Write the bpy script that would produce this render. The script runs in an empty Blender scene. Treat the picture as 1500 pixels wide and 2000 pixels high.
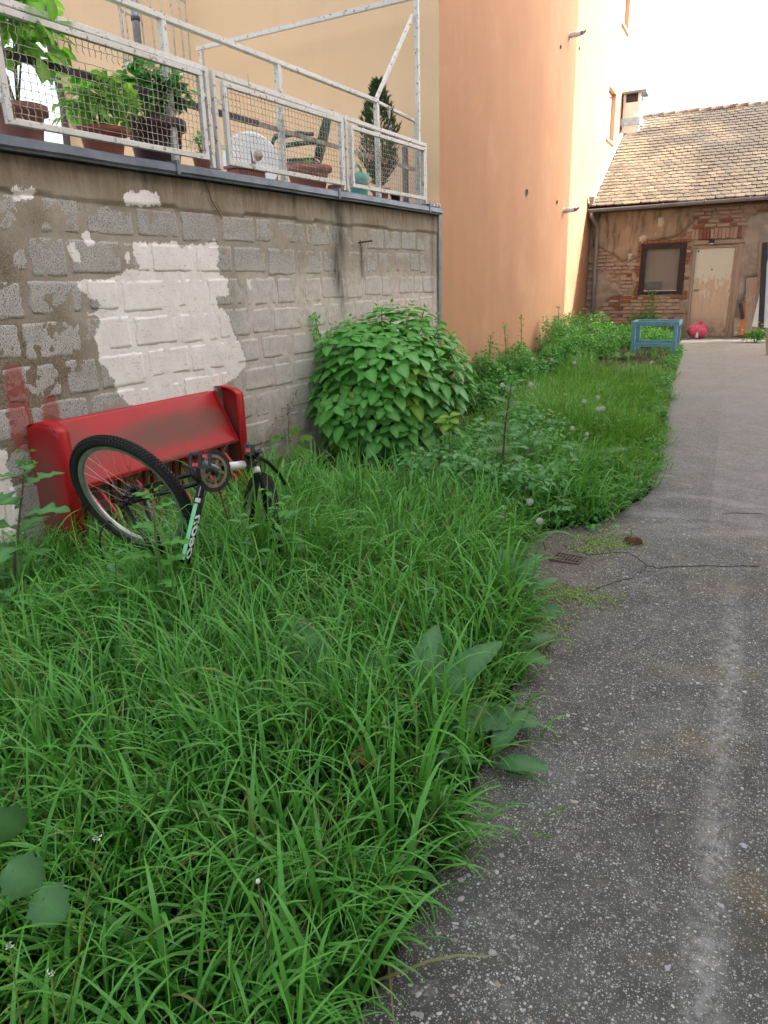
import bpy, math, random
import numpy as np
from mathutils import Vector, Matrix
PI = math.pi
rng = np.random.default_rng(7)
random.seed(7)
S = bpy.context.scene
COL = S.collection

# ------------------------------------------------------------------ camera
F = 1400.0
_P = np.array([730.0, -467.0, F]); _P /= np.linalg.norm(_P)
_D = np.array([120.0, 4384.582, F]); _D /= np.linalg.norm(_D)
_X = np.cross(_P, -_D)
_X /= np.linalg.norm(_X)
CM = np.array([_X, _P, -_D]).T              # image axes (right, down, forward) = CM @ world
CAM = np.array([0.0, 0.0, 1.6])
cam = bpy.data.cameras.new('camera'); camo = bpy.data.objects.new('camera', cam); COL.objects.link(camo)
cam.sensor_fit = 'VERTICAL'; cam.sensor_height = 36.0; cam.lens = 36.0 * F / 2000.0
cam.clip_start = 0.05; cam.clip_end = 600
R = CM.T                                    # columns: world dirs of right, down, forward
right, down, fwd = R[:, 0], R[:, 1], R[:, 2]
camo.matrix_world = Matrix(((right[0], -down[0], -fwd[0], CAM[0]), (right[1], -down[1], -fwd[1], CAM[1]),
                            (right[2], -down[2], -fwd[2], CAM[2]), (0, 0, 0, 1)))
S.camera = camo

# ------------------------------------------------------------------ world, sun, exposure
SUN = Vector((1.0, 0.32, 0.72)).normalized()
sun_el = math.asin(SUN.z); sun_az = math.atan2(SUN.x, SUN.y)
wd = bpy.data.worlds.new('World'); S.world = wd; wd.use_nodes = True
wn = wd.node_tree; wn.nodes.clear()
sky = wn.nodes.new('ShaderNodeTexSky'); sky.sky_type = 'NISHITA'; sky.sun_disc = False
sky.sun_elevation = sun_el; sky.sun_rotation = sun_az
sky.air_density = 1.0; sky.dust_density = 6.0; sky.ozone_density = 0.6
hs = wn.nodes.new('ShaderNodeHueSaturation'); hs.inputs['Saturation'].default_value = 0.42
bg = wn.nodes.new('ShaderNodeBackground'); bg.inputs['Strength'].default_value = 0.15
wo = wn.nodes.new('ShaderNodeOutputWorld')
wn.links.new(sky.outputs[0], hs.inputs['Color']); wn.links.new(hs.outputs[0], bg.inputs[0]); wn.links.new(bg.outputs[0], wo.inputs[0])
sl = bpy.data.lights.new('sun', 'SUN'); sl.energy = 2.0; sl.angle = math.radians(0.6); sl.color = (1.0, 0.94, 0.84)
so = bpy.data.objects.new('sun', sl); COL.objects.link(so)
so.rotation_euler = (-SUN).to_track_quat('-Z', 'Y').to_euler()
S.view_settings.view_transform = 'Standard'; S.view_settings.look = 'None'
S.view_settings.exposure = 2.15; S.view_settings.gamma = 1.0
S.cycles.max_bounces = 8; S.cycles.diffuse_bounces = 4; S.cycles.transparent_max_bounces = 8

# ------------------------------------------------------------------ geometry of the place
KX, KY = -3.432, 8.379                       # where the block wall meets the orange building
WD = np.array([0.063, 0.998, 0.0]); WD /= np.linalg.norm(WD)      # along the block wall
WN = np.array([WD[1], -WD[0], 0.0])                                # out of the block wall
FY = 17.3                                    # front of the brick house
def ground(y):
    t = np.clip((np.asarray(y, float) - 6.0) / 11.0, 0, 1)
    return 0.31 * t * t * (3 - 2 * t)
def ray(px, py): return CM.T @ np.array([px - 750.0, py - 1000.0, F])
def hit(px, py, n, d0):
    r = ray(px, py); n = np.array(n, float)
    return CAM + (d0 - n @ CAM) / (n @ r) * r
def on_x(px, py, x): return hit(px, py, (1, 0, 0), x)
def on_y(px, py, y): return hit(px, py, (0, 1, 0), y)
def on_z(px, py, z=0.0): return hit(px, py, (0, 0, 1), z)
def at(px, py, depth): return CAM + ray(px, py) * depth / F
def on_wall(px, py, off=0.0):
    p = hit(px, py, WN, WN[0] * KX + WN[1] * KY + off)
    return float((p - np.array([KX, KY, 0])) @ WD), float(p[2])
def wp(u, off, z):                           # block-wall frame to world
    return np.array([KX, KY, 0]) + WD * u + WN * off + np.array([0, 0, z])
def project(p):
    c = CM @ (np.asarray(p, float) - CAM)
    return 750 + F * c[0] / c[2], 1000 + F * c[1] / c[2], c[2]

# ------------------------------------------------------------------ helpers: numpy noise
def _h(ix, iy, s):
    v = np.sin(ix * 127.1 + iy * 311.7 + s * 74.7) * 43758.5453
    return v - np.floor(v)
def vnoise(x, y, s=0):
    ix = np.floor(x); iy = np.floor(y); fx = x - ix; fy = y - iy
    fx = fx * fx * (3 - 2 * fx); fy = fy * fy * (3 - 2 * fy)
    return (_h(ix, iy, s) * (1 - fx) + _h(ix + 1, iy, s) * fx) * (1 - fy) + (_h(ix, iy + 1, s) * (1 - fx) + _h(ix + 1, iy + 1, s) * fx) * fy
def fbm(x, y, o=4, s=0):
    r = 0; a = .5; t = 0
    for i in range(o):
        r = r + a * vnoise(x * 2 ** i, y * 2 ** i, s + i * 17); t += a; a *= .5
    return r / t
def sdist(px, py, poly):                      # signed distance to a polygon, positive inside
    poly = np.array(poly, float); d = np.full(px.shape, 1e9); ins = np.zeros(px.shape, bool); n = len(poly)
    for i in range(n):
        a = poly[i]; b = poly[(i + 1) % n]; e = b - a
        wx = px - a[0]; wy = py - a[1]
        t = np.clip((wx * e[0] + wy * e[1]) / max(e @ e, 1e-12), 0, 1)
        d = np.minimum(d, (wx - t * e[0]) ** 2 + (wy - t * e[1]) ** 2)
        c = ((a[1] > py) != (b[1] > py)) & (px < (b[0] - a[0]) * (py - a[1]) / (b[1] - a[1] + 1e-12) + a[0])
        ins ^= c
    return np.where(ins, 1, -1) * np.sqrt(d)

# ------------------------------------------------------------------ helpers: objects
def props(o, label=None, cat=None, group=None, kind=None):
    if label: o['label'] = label
    if cat: o['category'] = cat
    if group: o['group'] = group
    if kind: o['kind'] = kind
    return o
def thing(name, loc=(0, 0, 0), label=None, cat=None, group=None, rz=0):
    o = bpy.data.objects.new(name, None); COL.objects.link(o); o.location = Vector([float(v) for v in loc]); o.rotation_euler = (0, 0, rz)
    o.empty_display_size = .1
    return props(o, label, cat, group)
def link(name, me, parent=None, m=None, mw=None):
    o = bpy.data.objects.new(name, me); COL.objects.link(o)
    if m and not me.materials: me.materials.append(m)
    if parent: o.parent = parent
    if mw is not None: o.matrix_basis = mw
    return o
def copy_tree(root, loc, rz=0, scale=1, label=None):
    r = root.copy(); COL.objects.link(r); r.location = Vector([float(v) for v in loc]); r.rotation_euler = (0, 0, rz); r.scale = (scale,) * 3
    if label: r['label'] = label
    for ch in root.children:
        c = ch.copy(); COL.objects.link(c); c.parent = r
    return r
def np_mesh(name, V, Fc, smooth=False, attrs=None, m=None):
    """V (n,3); Fc: (k,3|4) int array or list of such arrays"""
    V = np.asarray(V, float)
    if not isinstance(Fc, list): Fc = [Fc]
    me = bpy.data.meshes.new(name)
    me.vertices.add(len(V)); me.vertices.foreach_set('co', V.astype(np.float32).ravel())
    nl = sum(f.size for f in Fc); npy = sum(len(f) for f in Fc)
    me.loops.add(nl); me.polygons.add(npy)
    me.loops.foreach_set('vertex_index', np.concatenate([f.ravel() for f in Fc]).astype(np.int32))
    st = []; c = 0
    for f in Fc:
        st.append(c + np.arange(len(f)) * f.shape[1]); c += f.size
    me.polygons.foreach_set('loop_start', np.concatenate(st).astype(np.int32))
    if smooth: me.polygons.foreach_set('use_smooth', np.ones(npy, bool))
    me.update(calc_edges=True)
    for k, a in (attrs or {}).items():
        at_ = me.attributes.new(k, 'FLOAT', 'POINT'); at_.data.foreach_set('value', np.asarray(a, np.float32))
    if m: me.materials.append(m)
    me.validate()
    return me
class MB:
    """collects shapes into one mesh"""
    def __init__(s): s.v = []; s.f = []; s.sm = []
    def add(s, vs, fs, smooth=False):
        b = len(s.v); s.v += [tuple(float(c) for c in v) for v in vs]
        s.f += [tuple(i + b for i in f) for f in fs]; s.sm += [smooth] * len(fs); return s
    def box(s, lo, hi, M=None):
        x0, y0, z0 = lo; x1, y1, z1 = hi
        vs = [(x0, y0, z0), (x1, y0, z0), (x1, y1, z0), (x0, y1, z0), (x0, y0, z1), (x1, y0, z1), (x1, y1, z1), (x0, y1, z1)]
        if M is not None: vs = [M @ Vector(v) for v in vs]
        return s.add(vs, [(0, 3, 2, 1), (4, 5, 6, 7), (0, 1, 5, 4), (1, 2, 6, 5), (2, 3, 7, 6), (3, 0, 4, 7)])
    def bar(s, a, b, w, h=None, up=(0, 0, 1)):
        """square bar from a to b: w wide, h along up"""
        a = Vector([float(c) for c in a]); b = Vector([float(c) for c in b]); h = h or w
        d = (b - a).normalized(); u = Vector(up)
        if abs(d.dot(u)) > .98: u = Vector((0, 1, 0))
        x = d.cross(u).normalized(); u = x.cross(d)
        vs = []
        for p in (a, b):
            for sx, sy in ((-1, -1), (1, -1), (1, 1), (-1, 1)): vs.append(p + x * sx * w / 2 + u * sy * h / 2)
        return s.add(vs, [(3, 2, 1, 0), (4, 5, 6, 7), (0, 1, 5, 4), (1, 2, 6, 5), (2, 3, 7, 6), (3, 0, 4, 7)])
    def tube(s, pts, r, seg=8, cap=True, closed=False):
        pts = [Vector([float(c) for c in p]) for p in pts]; n = len(pts)
        rr = r if hasattr(r, '__len__') else [r] * n
        b = []; prev = None
        for i, p in enumerate(pts):
            if closed: t = pts[(i + 1) % n] - pts[i - 1]
            else: t = pts[min(i + 1, n - 1)] - pts[max(i - 1, 0)]
            t.normalize()
            if prev is None:
                x = t.orthogonal().normalized()
            else:
                x = prev - t * prev.dot(t)
                x = x.normalized() if x.length > 1e-6 else t.orthogonal().normalized()
            prev = x; y = t.cross(x)
            for k in range(seg):
                a = 2 * PI * k / seg; b.append(p + (x * math.cos(a) + y * math.sin(a)) * rr[i])
        fs = []
        m = n if closed else n - 1
        for i in range(m):
            for k in range(seg):
                a0 = i * seg + k; a1 = i * seg + (k + 1) % seg; j = (i + 1) % n
                fs.append((a0, a1, j * seg + (k + 1) % seg, j * seg + k))
        base = len(s.v); s.add(b, fs, True)
        if cap and not closed:
            s.f.append(tuple(base + k for k in range(seg))[::-1]); s.sm.append(False)
            s.f.append(tuple(base + (n - 1) * seg + k for k in range(seg))); s.sm.append(False)
        return s
    def lathe(s, prof, seg=24, M=None, smooth=True, cap=False):
        vs = []
        for r, z in prof:
            for k in range(seg):
                a = 2 * PI * k / seg; v = Vector((r * math.cos(a), r * math.sin(a), z)); vs.append(M @ v if M is not None else v)
        fs = []
        for i in range(len(prof) - 1):
            for k in range(seg):
                fs.append((i * seg + k, i * seg + (k + 1) % seg, (i + 1) * seg + (k + 1) % seg, (i + 1) * seg + k))
        if cap:
            fs.append(tuple(range(seg))[::-1]); fs.append(tuple((len(prof) - 1) * seg + k for k in range(seg)))
        return s.add(vs, fs, smooth)
    def prism(s, outline, ext):
        """outline: planar 3-D points; ext: extrusion vector"""
        n = len(outline); o = [Vector([float(c) for c in p]) for p in outline]; e = Vector(ext)
        s.add(o + [p + e for p in o], [tuple(range(n))[::-1], tuple(range(n, 2 * n))] + [(i, (i + 1) % n, n + (i + 1) % n, n + i) for i in range(n)])
        return s
    def build(s, name, m, parent=None, mw=None, bevel=0):
        me = bpy.data.meshes.new(name); me.from_pydata(s.v, [], s.f); me.polygons.foreach_set('use_smooth', s.sm); me.update()
        o = link(name, me, parent, m, mw)
        if bevel:
            b = o.modifiers.new('bevel', 'BEVEL'); b.width = bevel; b.segments = 2; b.limit_method = 'ANGLE'; b.angle_limit = .6
        return o

# ------------------------------------------------------------------ helpers: materials
class NT:
    def __init__(s, name):
        s.m = bpy.data.materials.new(name); s.m.use_nodes = True; s.t = s.m.node_tree; s.t.nodes.clear()
        s.out = s.n('ShaderNodeOutputMaterial'); s.b = s.n('ShaderNodeBsdfPrincipled'); s.l(s.b.outputs[0], s.out.inputs['Surface'])
        s.b.inputs['Specular IOR Level'].default_value = .3
        s._co = None; s.bumps = None
    def n(s, t, **k):
        o = s.t.nodes.new(t)
        for a, b in k.items(): setattr(o, a, b)
        return o
    def l(s, a, b): s.t.links.new(a, b)
    def put(s, sock, v):
        if hasattr(v, 'is_linked') or hasattr(v, 'links'): s.l(v, sock)
        elif isinstance(v, (tuple, list)) and len(v) == 3 and sock.type == 'RGBA': sock.default_value = (*v, 1)
        else: sock.default_value = v
    def co(s, scale=None):
        if s._co is None: s._co = s.n('ShaderNodeTexCoord').outputs['Object']
        if scale is None: return s._co
        mp = s.n('ShaderNodeMapping'); s.l(s._co, mp.inputs[0]); mp.inputs['Scale'].default_value = scale; return mp.outputs[0]
    def noise(s, sc, det=4, rough=.55, scale=None, dist=0):
        o = s.n('ShaderNodeTexNoise'); s.l(s.co(scale), o.inputs['Vector']); o.inputs['Scale'].default_value = sc
        o.inputs['Detail'].default_value = det; o.inputs['Roughness'].default_value = rough; o.inputs['Distortion'].default_value = dist
        return o.outputs['Fac']
    def voro(s, sc, feature='F1', out='Distance', scale=None):
        o = s.n('ShaderNodeTexVoronoi', feature=feature); s.l(s.co(scale), o.inputs['Vector']); o.inputs['Scale'].default_value = sc
        return o.outputs[out]
    def attr(s, name): return s.n('ShaderNodeAttribute', attribute_name=name).outputs['Fac']
    def rand(s): return s.n('ShaderNodeObjectInfo').outputs['Random']
    def xyz(s):
        o = s.n('ShaderNodeSeparateXYZ'); s.l(s.co(), o.inputs[0]); return o.outputs
    def math(s, op, a, b=0.0, c=None):
        o = s.n('ShaderNodeMath', operation=op); s.put(o.inputs[0], a); s.put(o.inputs[1], b)
        if c is not None: s.put(o.inputs[2], c)
        return o.outputs[0]
    def rng(s, v, a, b, c=0.0, d=1.0):
        o = s.n('ShaderNodeMapRange'); s.put(o.inputs[0], v)
        for i, q in zip((1, 2, 3, 4), (a, b, c, d)): o.inputs[i].default_value = q
        return o.outputs[0]
    def mix(s, f, a, b, mode='MIX'):
        o = s.n('ShaderNodeMix', data_type='RGBA', blend_type=mode); s.put(o.inputs['Factor'], f); s.put(o.inputs[6], a); s.put(o.inputs[7], b)
        return o.outputs[2]
    def bump(s, h, strength, dist=.01):
        o = s.n('ShaderNodeBump'); s.put(o.inputs['Height'], h); o.inputs['Strength'].default_value = strength; o.inputs['Distance'].default_value = dist
        if s.bumps: s.l(s.bumps, o.inputs['Normal'])
        s.bumps = o.outputs[0]
    def fin(s, color, rough=.7, metal=0.0):
        s.put(s.b.inputs['Base Color'], color); s.put(s.b.inputs['Roughness'], rough); s.put(s.b.inputs['Metallic'], metal)
        if s.bumps: s.l(s.bumps, s.b.inputs['Normal'])
        return s.m
def simple(name, c1, c2=None, rough=.6, sc=8, metal=0, bump=.2, bsc=60, rnd=0.0, lo=.35, hi=.65):
    t = NT(name); c2 = c2 or tuple(v * .7 for v in c1)
    c = t.mix(t.rng(t.noise(sc, 5, .6), lo, hi), c1, c2)
    if rnd: c = t.mix(t.rng(t.rand(), 0, 1, 0, rnd), c, tuple(v * .35 for v in c1))
    if bump: t.bump(t.noise(bsc, 4), bump, .004)
    return t.fin(c, rough, metal)

def leafmat(name, c1, c2, rough=.45, trans=.35, rnd=.5, vein=True, bscale=40):
    t = NT(name)
    f = t.math('ADD', t.math('MULTIPLY', t.attr('tint'), .5), t.math('MULTIPLY', t.rand(), .5)) if rnd else t.attr('tint')
    c = t.mix(f, c1, c2)
    c = t.mix(t.rng(t.noise(9, 3), .4, .75, 0, .35), c, tuple(v * .6 for v in c1))
    if vein:
        mv = t.rng(t.attr('mid'), .0, 1.0)
        c = t.mix(t.math('MULTIPLY', mv, .35), c, tuple(min(1, v * 1.9 + .03) for v in c2))
    t.bump(t.noise(bscale, 3), .25, .003)
    t.fin(c, rough)
    t.b.inputs['Specular IOR Level'].default_value = .35
    tr = t.n('ShaderNodeBsdfTranslucent'); t.put(tr.inputs[0], t.mix(.35, c, (c2[0] * 1.6, c2[1] * 1.9, c2[2] * .7)))
    ms = t.n('ShaderNodeMixShader'); ms.inputs[0].default_value = trans
    t.l(t.b.outputs[0], ms.inputs[1]); t.l(tr.outputs[0], ms.inputs[2]); t.l(ms.outputs[0], t.out.inputs['Surface'])
    return t.m

# ---- block wall: one recipe, two bases
def wall_paint_layers(t, c):
    n1 = t.noise(14, 6, .65); n2 = t.noise(60, 4, .6); n3 = t.noise(5, 3)
    jag = t.math('ADD', t.math('MULTIPLY', t.math('SUBTRACT', n1, .5), .10), t.math('MULTIPLY', t.math('SUBTRACT', n2, .5), .045))
    c = t.mix(t.math('MULTIPLY', t.attr('wash'), t.rng(n1, .3, .62, .25, .85)), c, (.70, .62, .585))
    st = t.noise(9, 4, .6, scale=(3, 3, .5))
    c = t.mix(t.math('MULTIPLY', t.attr('brown'), t.rng(st, .3, .6, .35, 1)), c, (.20, .145, .09))
    c = t.mix(t.math('MULTIPLY', t.attr('streak'), t.rng(st, .25, .65, .3, .95)), c, (.055, .05, .045))
    c = t.mix(t.math('MULTIPLY', t.attr('green'), t.rng(n3, .35, .65, 0, .6)), c, (.10, .10, .06))
    rd = t.rng(t.math('ADD', t.attr('red'), t.math('MULTIPLY', jag, .7)), -.012, .012)
    c = t.mix(t.math('MULTIPLY', rd, .72), c, (.30, .055, .05))
    p = t.rng(t.math('ADD', t.attr('paint'), jag), -.0015, .0015)
    pc = t.mix(t.rng(n3, .35, .7), (.86, .81, .78), (.76, .70, .68))
    pc = t.mix(t.rng(t.noise(30, 5, .7, scale=(1, 1, 3)), .60, .64), pc, (.50, .45, .42))
    c = t.mix(p, c, pc)
    return c, p
def wall_mats():
    t = NT('cinder_block')
    g = t.noise(120, 3, .7); v = t.noise(260, 2, .6)
    c = t.mix(t.rng(t.noise(7, 4), .3, .7), (.56, .53, .495), (.43, .405, .375))
    c = t.mix(t.rng(t.rand(), 0, 1, 0, .35), c, (.27, .26, .25))
    c = t.mix(t.rng(g, .52, .60), c, (.12, .11, .10)); c = t.mix(t.rng(v, .58, .66), c, (.52, .49, .46))
    c, p = wall_paint_layers(t, c)
    t.bump(t.math('MULTIPLY', g, t.math('SUBTRACT', 1.0, t.math('MULTIPLY', p, .75))), .9, .006); t.bump(t.noise(20, 4), .3, .01)
    a = t.fin(c, .92)
    t = NT('smeared_mortar')
    c = t.mix(t.rng(t.noise(5, 5, .6), .3, .7), (.39, .34, .28), (.30, .26, .21))
    c = t.mix(t.rng(t.noise(45, 4, .7), .6, .72), c, (.13, .105, .08)); c = t.mix(t.rng(t.noise(90, 3, .6), .64, .7), c, (.42, .38, .33))
    c = t.mix(t.math('MULTIPLY', t.attr('rub'), t.rng(t.noise(110, 3, .7), .40, .60, .3, 1)), c, (.13, .09, .055))
    c, p = wall_paint_layers(t, c)
    t.bump(t.noise(30, 6, .6), .35, .008); t.bump(t.noise(130, 3), .35, .004)
    b = t.fin(c, .92)
    return a, b
M_BLOCK, M_MORT = wall_mats()

def orange_mat(name, c1, c2, bs=.30):
    t = NT(name)
    x = t.noise(1.3, 5, .6, scale=(3, 3, .3)); y = t.noise(1.1, 4, .6)
    c = t.mix(t.rng(y, .3, .7), c1, c2)
    c = t.mix(t.rng(x, .45, .72, 0, bs), c, tuple(v * .8 for v in c1))
    c = t.mix(t.rng(t.noise(2.0, 6, .7, scale=(7, 7, .12)), .56, .74, 0, bs * .9), c, tuple(v * .55 for v in c1)); c = t.mix(t.rng(t.noise(.9, 6, .7), .55, .62, 0, .14), c, (.62, .42, .30))
    z = t.xyz()[2]
    damp = t.math('MULTIPLY', t.rng(z, .9, .2), t.rng(t.noise(4, 4, .6), .3, .7, .2, .75))
    c = t.mix(damp, c, (.33, .16, .10))
    t.bump(t.noise(45, 3, .6, scale=(1.6, 1.6, .5)), bs, .005); t.bump(t.noise(160, 2), .2, .003)
    return t.fin(c, .9)
M_ORANGE = orange_mat('orange_render', (.50, .275, .155), (.45, .24, .135))
M_PEACH = orange_mat('peach_render', (.78, .56, .35), (.75, .53, .32), .08)
M_CREAM = simple('cream_plaster', (.62, .56, .47), (.52, .46, .38), .9, 2, bump=.4, bsc=40)

M_PALE = simple('pale_grey_render', (.88, .88, .88), (.74, .73, .72), .9, 5, bump=.3)
M_SHEET = simple('lead_grey_flashing', (.20, .235, .29), (.13, .15, .19), .42, 6, .5, bump=.2, bsc=12)
M_WHITE = NT('chipped_white_paint')
_c = M_WHITE.mix(M_WHITE.rng(M_WHITE.noise(26, 6, .75), .565, .62), (.68, .67, .64), (.17, .12, .085))
_c = M_WHITE.mix(M_WHITE.rng(M_WHITE.noise(6, 4, .6), .4, .8, 0, .5), _c, (.45, .42, .38)); M_WHITE.bump(M_WHITE.noise(50, 4), .2, .003)
M_WHITE = M_WHITE.fin(_c, .5)
M_WIRE = simple('galvanised_wire', (.50, .47, .43), (.22, .17, .13), .5, 12, .3, bump=0)
M_DARKRAIL = simple('dark_brown_metal', (.09, .07, .085), (.05, .04, .05), .5, 8)
M_TERRA = simple('terracotta', (.42, .16, .10), (.34, .13, .085), .75, 7, bump=.2)
M_TERRAD = simple('faded_terracotta', (.36, .17, .13), (.28, .13, .10), .75, 7, bump=.2)
M_POTD = simple('dark_aubergine_plastic', (.10, .055, .06), (.07, .04, .045), .5, 6)
M_BLACK = simple('black_plastic', (.02, .02, .022), (.035, .034, .036), .45, 12)
M_SOILP = simple('potting_soil', (.05, .035, .025), None, .95, 30, bump=.8)
M_DISH = simple('white_enamel', (.78, .79, .80), (.68, .69, .70), .45, 5)
M_CHAIR = simple('dark_green_plastic', (.015, .075, .06), (.02, .09, .07), .4, 5)
M_MINT = simple('mint_green_plastic', (.13, .46, .36), (.17, .52, .42), .4, 5)
M_GREYM = simple('grey_metal', (.25, .27, .29), (.16, .18, .20), .45, 9, .4)
M_STEEL = simple('spoke_steel', (.62, .62, .62), (.35, .33, .30), .3, 20, .9, bump=0)
M_RUST = simple('rusty_steel', (.17, .085, .045), (.09, .05, .03), .85, 30, bump=.5)
def red_mat():
    t = NT('red_enamel_with_wear')
    c = t.mix(t.rng(t.noise(3, 3), .3, .7), (.42, .016, .020), (.35, .015, .018))
    c = t.mix(t.math('MULTIPLY', t.attr('wear'), t.rng(t.noise(6, 4, .6), .25, .6, .75, 1)), c, (.165, .075, .058))
    r_ = t.math('MULTIPLY', t.attr('rust'), t.rng(t.noise(28, 5, .7), .40, .46))
    c = t.mix(r_, c, (.075, .05, .035))
    c = t.mix(t.rng(t.noise(70, 2), .76, .78), c, (.7, .4, .38))
    t.bump(t.noise(4, 2), .06, .02)
    return t.fin(c, t.math('ADD', .42, t.math('MULTIPLY', t.attr('wear'), .3)))
M_RED = red_mat()
M_TYRE = simple('black_rubber', (.018, .018, .019), (.032, .030, .028), .75, 25, bump=.5, bsc=120)
M_RIM = simple('alloy_rim', (.50, .49, .47), (.36, .34, .32), .4, 15, .7, bump=0)
M_FRAME = simple('black_frame_paint', (.012, .012, .014), (.02, .02, .022), .25, 6, bump=0)
M_GREEN = simple('mint_green_frame_paint', (.22, .68, .36), (.28, .74, .42), .3, 12, bump=0)
M_WPAINT = simple('white_frame_paint', (.72, .72, .72), (.6, .6, .6), .35, 12, bump=0)
M_CHAIN = simple('rusty_chain', (.12, .055, .035), (.05, .035, .03), .7, 90, .4, bump=.3)
M_TAN = simple('dusty_chainring', (.30, .24, .18), (.20, .16, .12), .6, 30, .3)
M_REFL = simple('red_reflector', (.60, .05, .06), (.5, .03, .04), .3, 20, bump=0)

M_BRICK = NT('old_brick')
_t = M_BRICK
_c = _t.mix(_t.rand(), (.58, .42, .33), (.44, .25, .17)); _c = _t.mix(_t.rng(_t.noise(14, 5, .65), .42, .62), _c, (.42, .34, .27))
_c = _t.mix(_t.rng(_t.noise(60, 3), .55, .7, 0, .6), _c, (.2, .12, .09)); _t.bump(_t.noise(50, 5, .65), .8, .008)
M_BRICK = _t.fin(_c, .95)
M_BRICKR = simple('raw_red_brick', (.36, .145, .085), (.27, .12, .08), .95, 18, bump=.9, rnd=.3)
M_MORTAR = simple('earthen_mortar', (.46, .37, .28), (.28, .215, .16), .97, 5, bump=1.0, bsc=35)
def facade_plaster():
    t = NT('stained_brown_plaster')
    c = t.mix(t.rng(t.noise(2.2, 5, .6), .35, .65), (.44, .34, .245), (.28, .22, .165))
    c = t.mix(t.rng(t.noise(3, 4, .6, scale=(2.5, 1, .5)), .5, .68, 0, .75), c, (.10, .08, .06))
    c = t.mix(t.rng(t.noise(9, 5, .7), .66, .70), c, (.52, .44, .34))
    t.bump(t.noise(12, 5), .5, .01)
    return t.fin(c, .95)
M_FPLAST = facade_plaster()
M_GPLAST = simple('crumbling_grey_plaster', (.44, .38, .31), (.29, .245, .20), .95, 6, bump=1.0, bsc=22)
M_DARKWOOD = simple('dark_brown_wood', (.055, .03, .028), (.035, .02, .018), .5, 9)
M_WOOD = NT('weathered_wood'); _t = M_WOOD
_c = _t.mix(_t.rng(_t.noise(5, 5, .6, scale=(9, 9, .7)), .3, .7), (.46, .36, .28), (.30, .22, .165)); _t.bump(_t.noise(8, 5, .6, scale=(14, 14, .6)), .5, .005)
M_WOOD = _t.fin(_c, .8)
def door_mat():
    t = NT('peeling_door_paint'); z = t.xyz()[2]
    f = t.math('ADD', t.math('MULTIPLY', t.math('SUBTRACT', t.noise(5, 5, .7, scale=(2.6, 1, .8)), .5), 1.5), t.rng(z, .45, 2.05, -.30, .50))
    wood = t.mix(t.rng(t.noise(4, 4, .6, scale=(12, 1, .6), dist=1.5), .35, .65), (.66, .52, .38), (.56, .40, .27))
    c = t.mix(t.rng(f, .015, .05), wood, (.66, .65, .54))
    c = t.mix(t.math('MULTIPLY', t.rng(z, .45, .05), t.rng(t.noise(7, 5, .7), .35, .6)), c, (.12, .105, .10))
    t.bump(t.rng(f, .015, .05), .3, .003)
    return t.fin(c, .7)
M_DOOR = door_mat()
M_GLASS = NT('dim_window_glass'); _t = M_GLASS; _t.b.inputs['Transmission Weight'].default_value = .85; _t.b.inputs['IOR'].default_value = 1.3
M_GLASS = _t.fin((.75, .72, .68), .03)
M_CURTAIN = simple('beige_blind', (.58, .51, .45), (.50, .44, .39), .9, 3)
def tile_mat():
    t = NT('weathered_clay_tile_painted_shade')
    c = t.mix(t.rand(), (.29, .245, .17), (.165, .14, .11))
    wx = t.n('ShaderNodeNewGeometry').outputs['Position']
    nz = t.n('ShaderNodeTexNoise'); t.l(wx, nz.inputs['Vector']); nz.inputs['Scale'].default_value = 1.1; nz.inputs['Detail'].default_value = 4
    gx_ = t.n('ShaderNodeSeparateXYZ'); t.l(wx, gx_.inputs[0]); c = t.mix(t.math('MULTIPLY', t.rng(t.math('ADD', nz.outputs[0], t.math('MULTIPLY', gx_.outputs[0], .07)), .28, .46, 0, .85), t.rng(gx_.outputs[2], 3.2, 4.2, .45, 1)), c, (.10, .092, .08))  # shade over the right and upper roof, painted into the tile colour
    n2 = t.n('ShaderNodeTexNoise'); t.l(wx, n2.inputs['Vector']); n2.inputs['Scale'].default_value = 14; n2.inputs['Detail'].default_value = 5
    c = t.mix(t.rng(n2.outputs[0], .55, .68, 0, .8), c, (.12, .105, .085))
    t.bump(n2.outputs[0], .5, .01)
    return t.fin(c, .9)
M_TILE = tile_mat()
M_RIDGE = simple('ridge_tile_clay', (.34, .25, .19), (.19, .165, .15), .9, 5, bump=.5, rnd=.5)
M_GUTTER = simple('painted_gutter', (.36, .33, .32), (.28, .25, .24), .5, 4, .2)
M_BLUEP = simple('blue_painted_wood', (.16, .36, .46), (.12, .28, .37), .55, 10, rnd=0)
M_BLUEL = simple('pale_blue_sheet', (.42, .62, .70), None, .6, 10)
M_PINK = simple('pink_plastic_bag', (.62, .07, .14), (.72, .16, .24), .3, 14, bump=.6, bsc=25)
M_ORW = simple('orange_plastic', (.62, .20, .04), None, .5, 8)
M_WPANEL = simple('white_panel', (.66, .72, .74), (.55, .62, .66), .5, 4)

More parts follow.
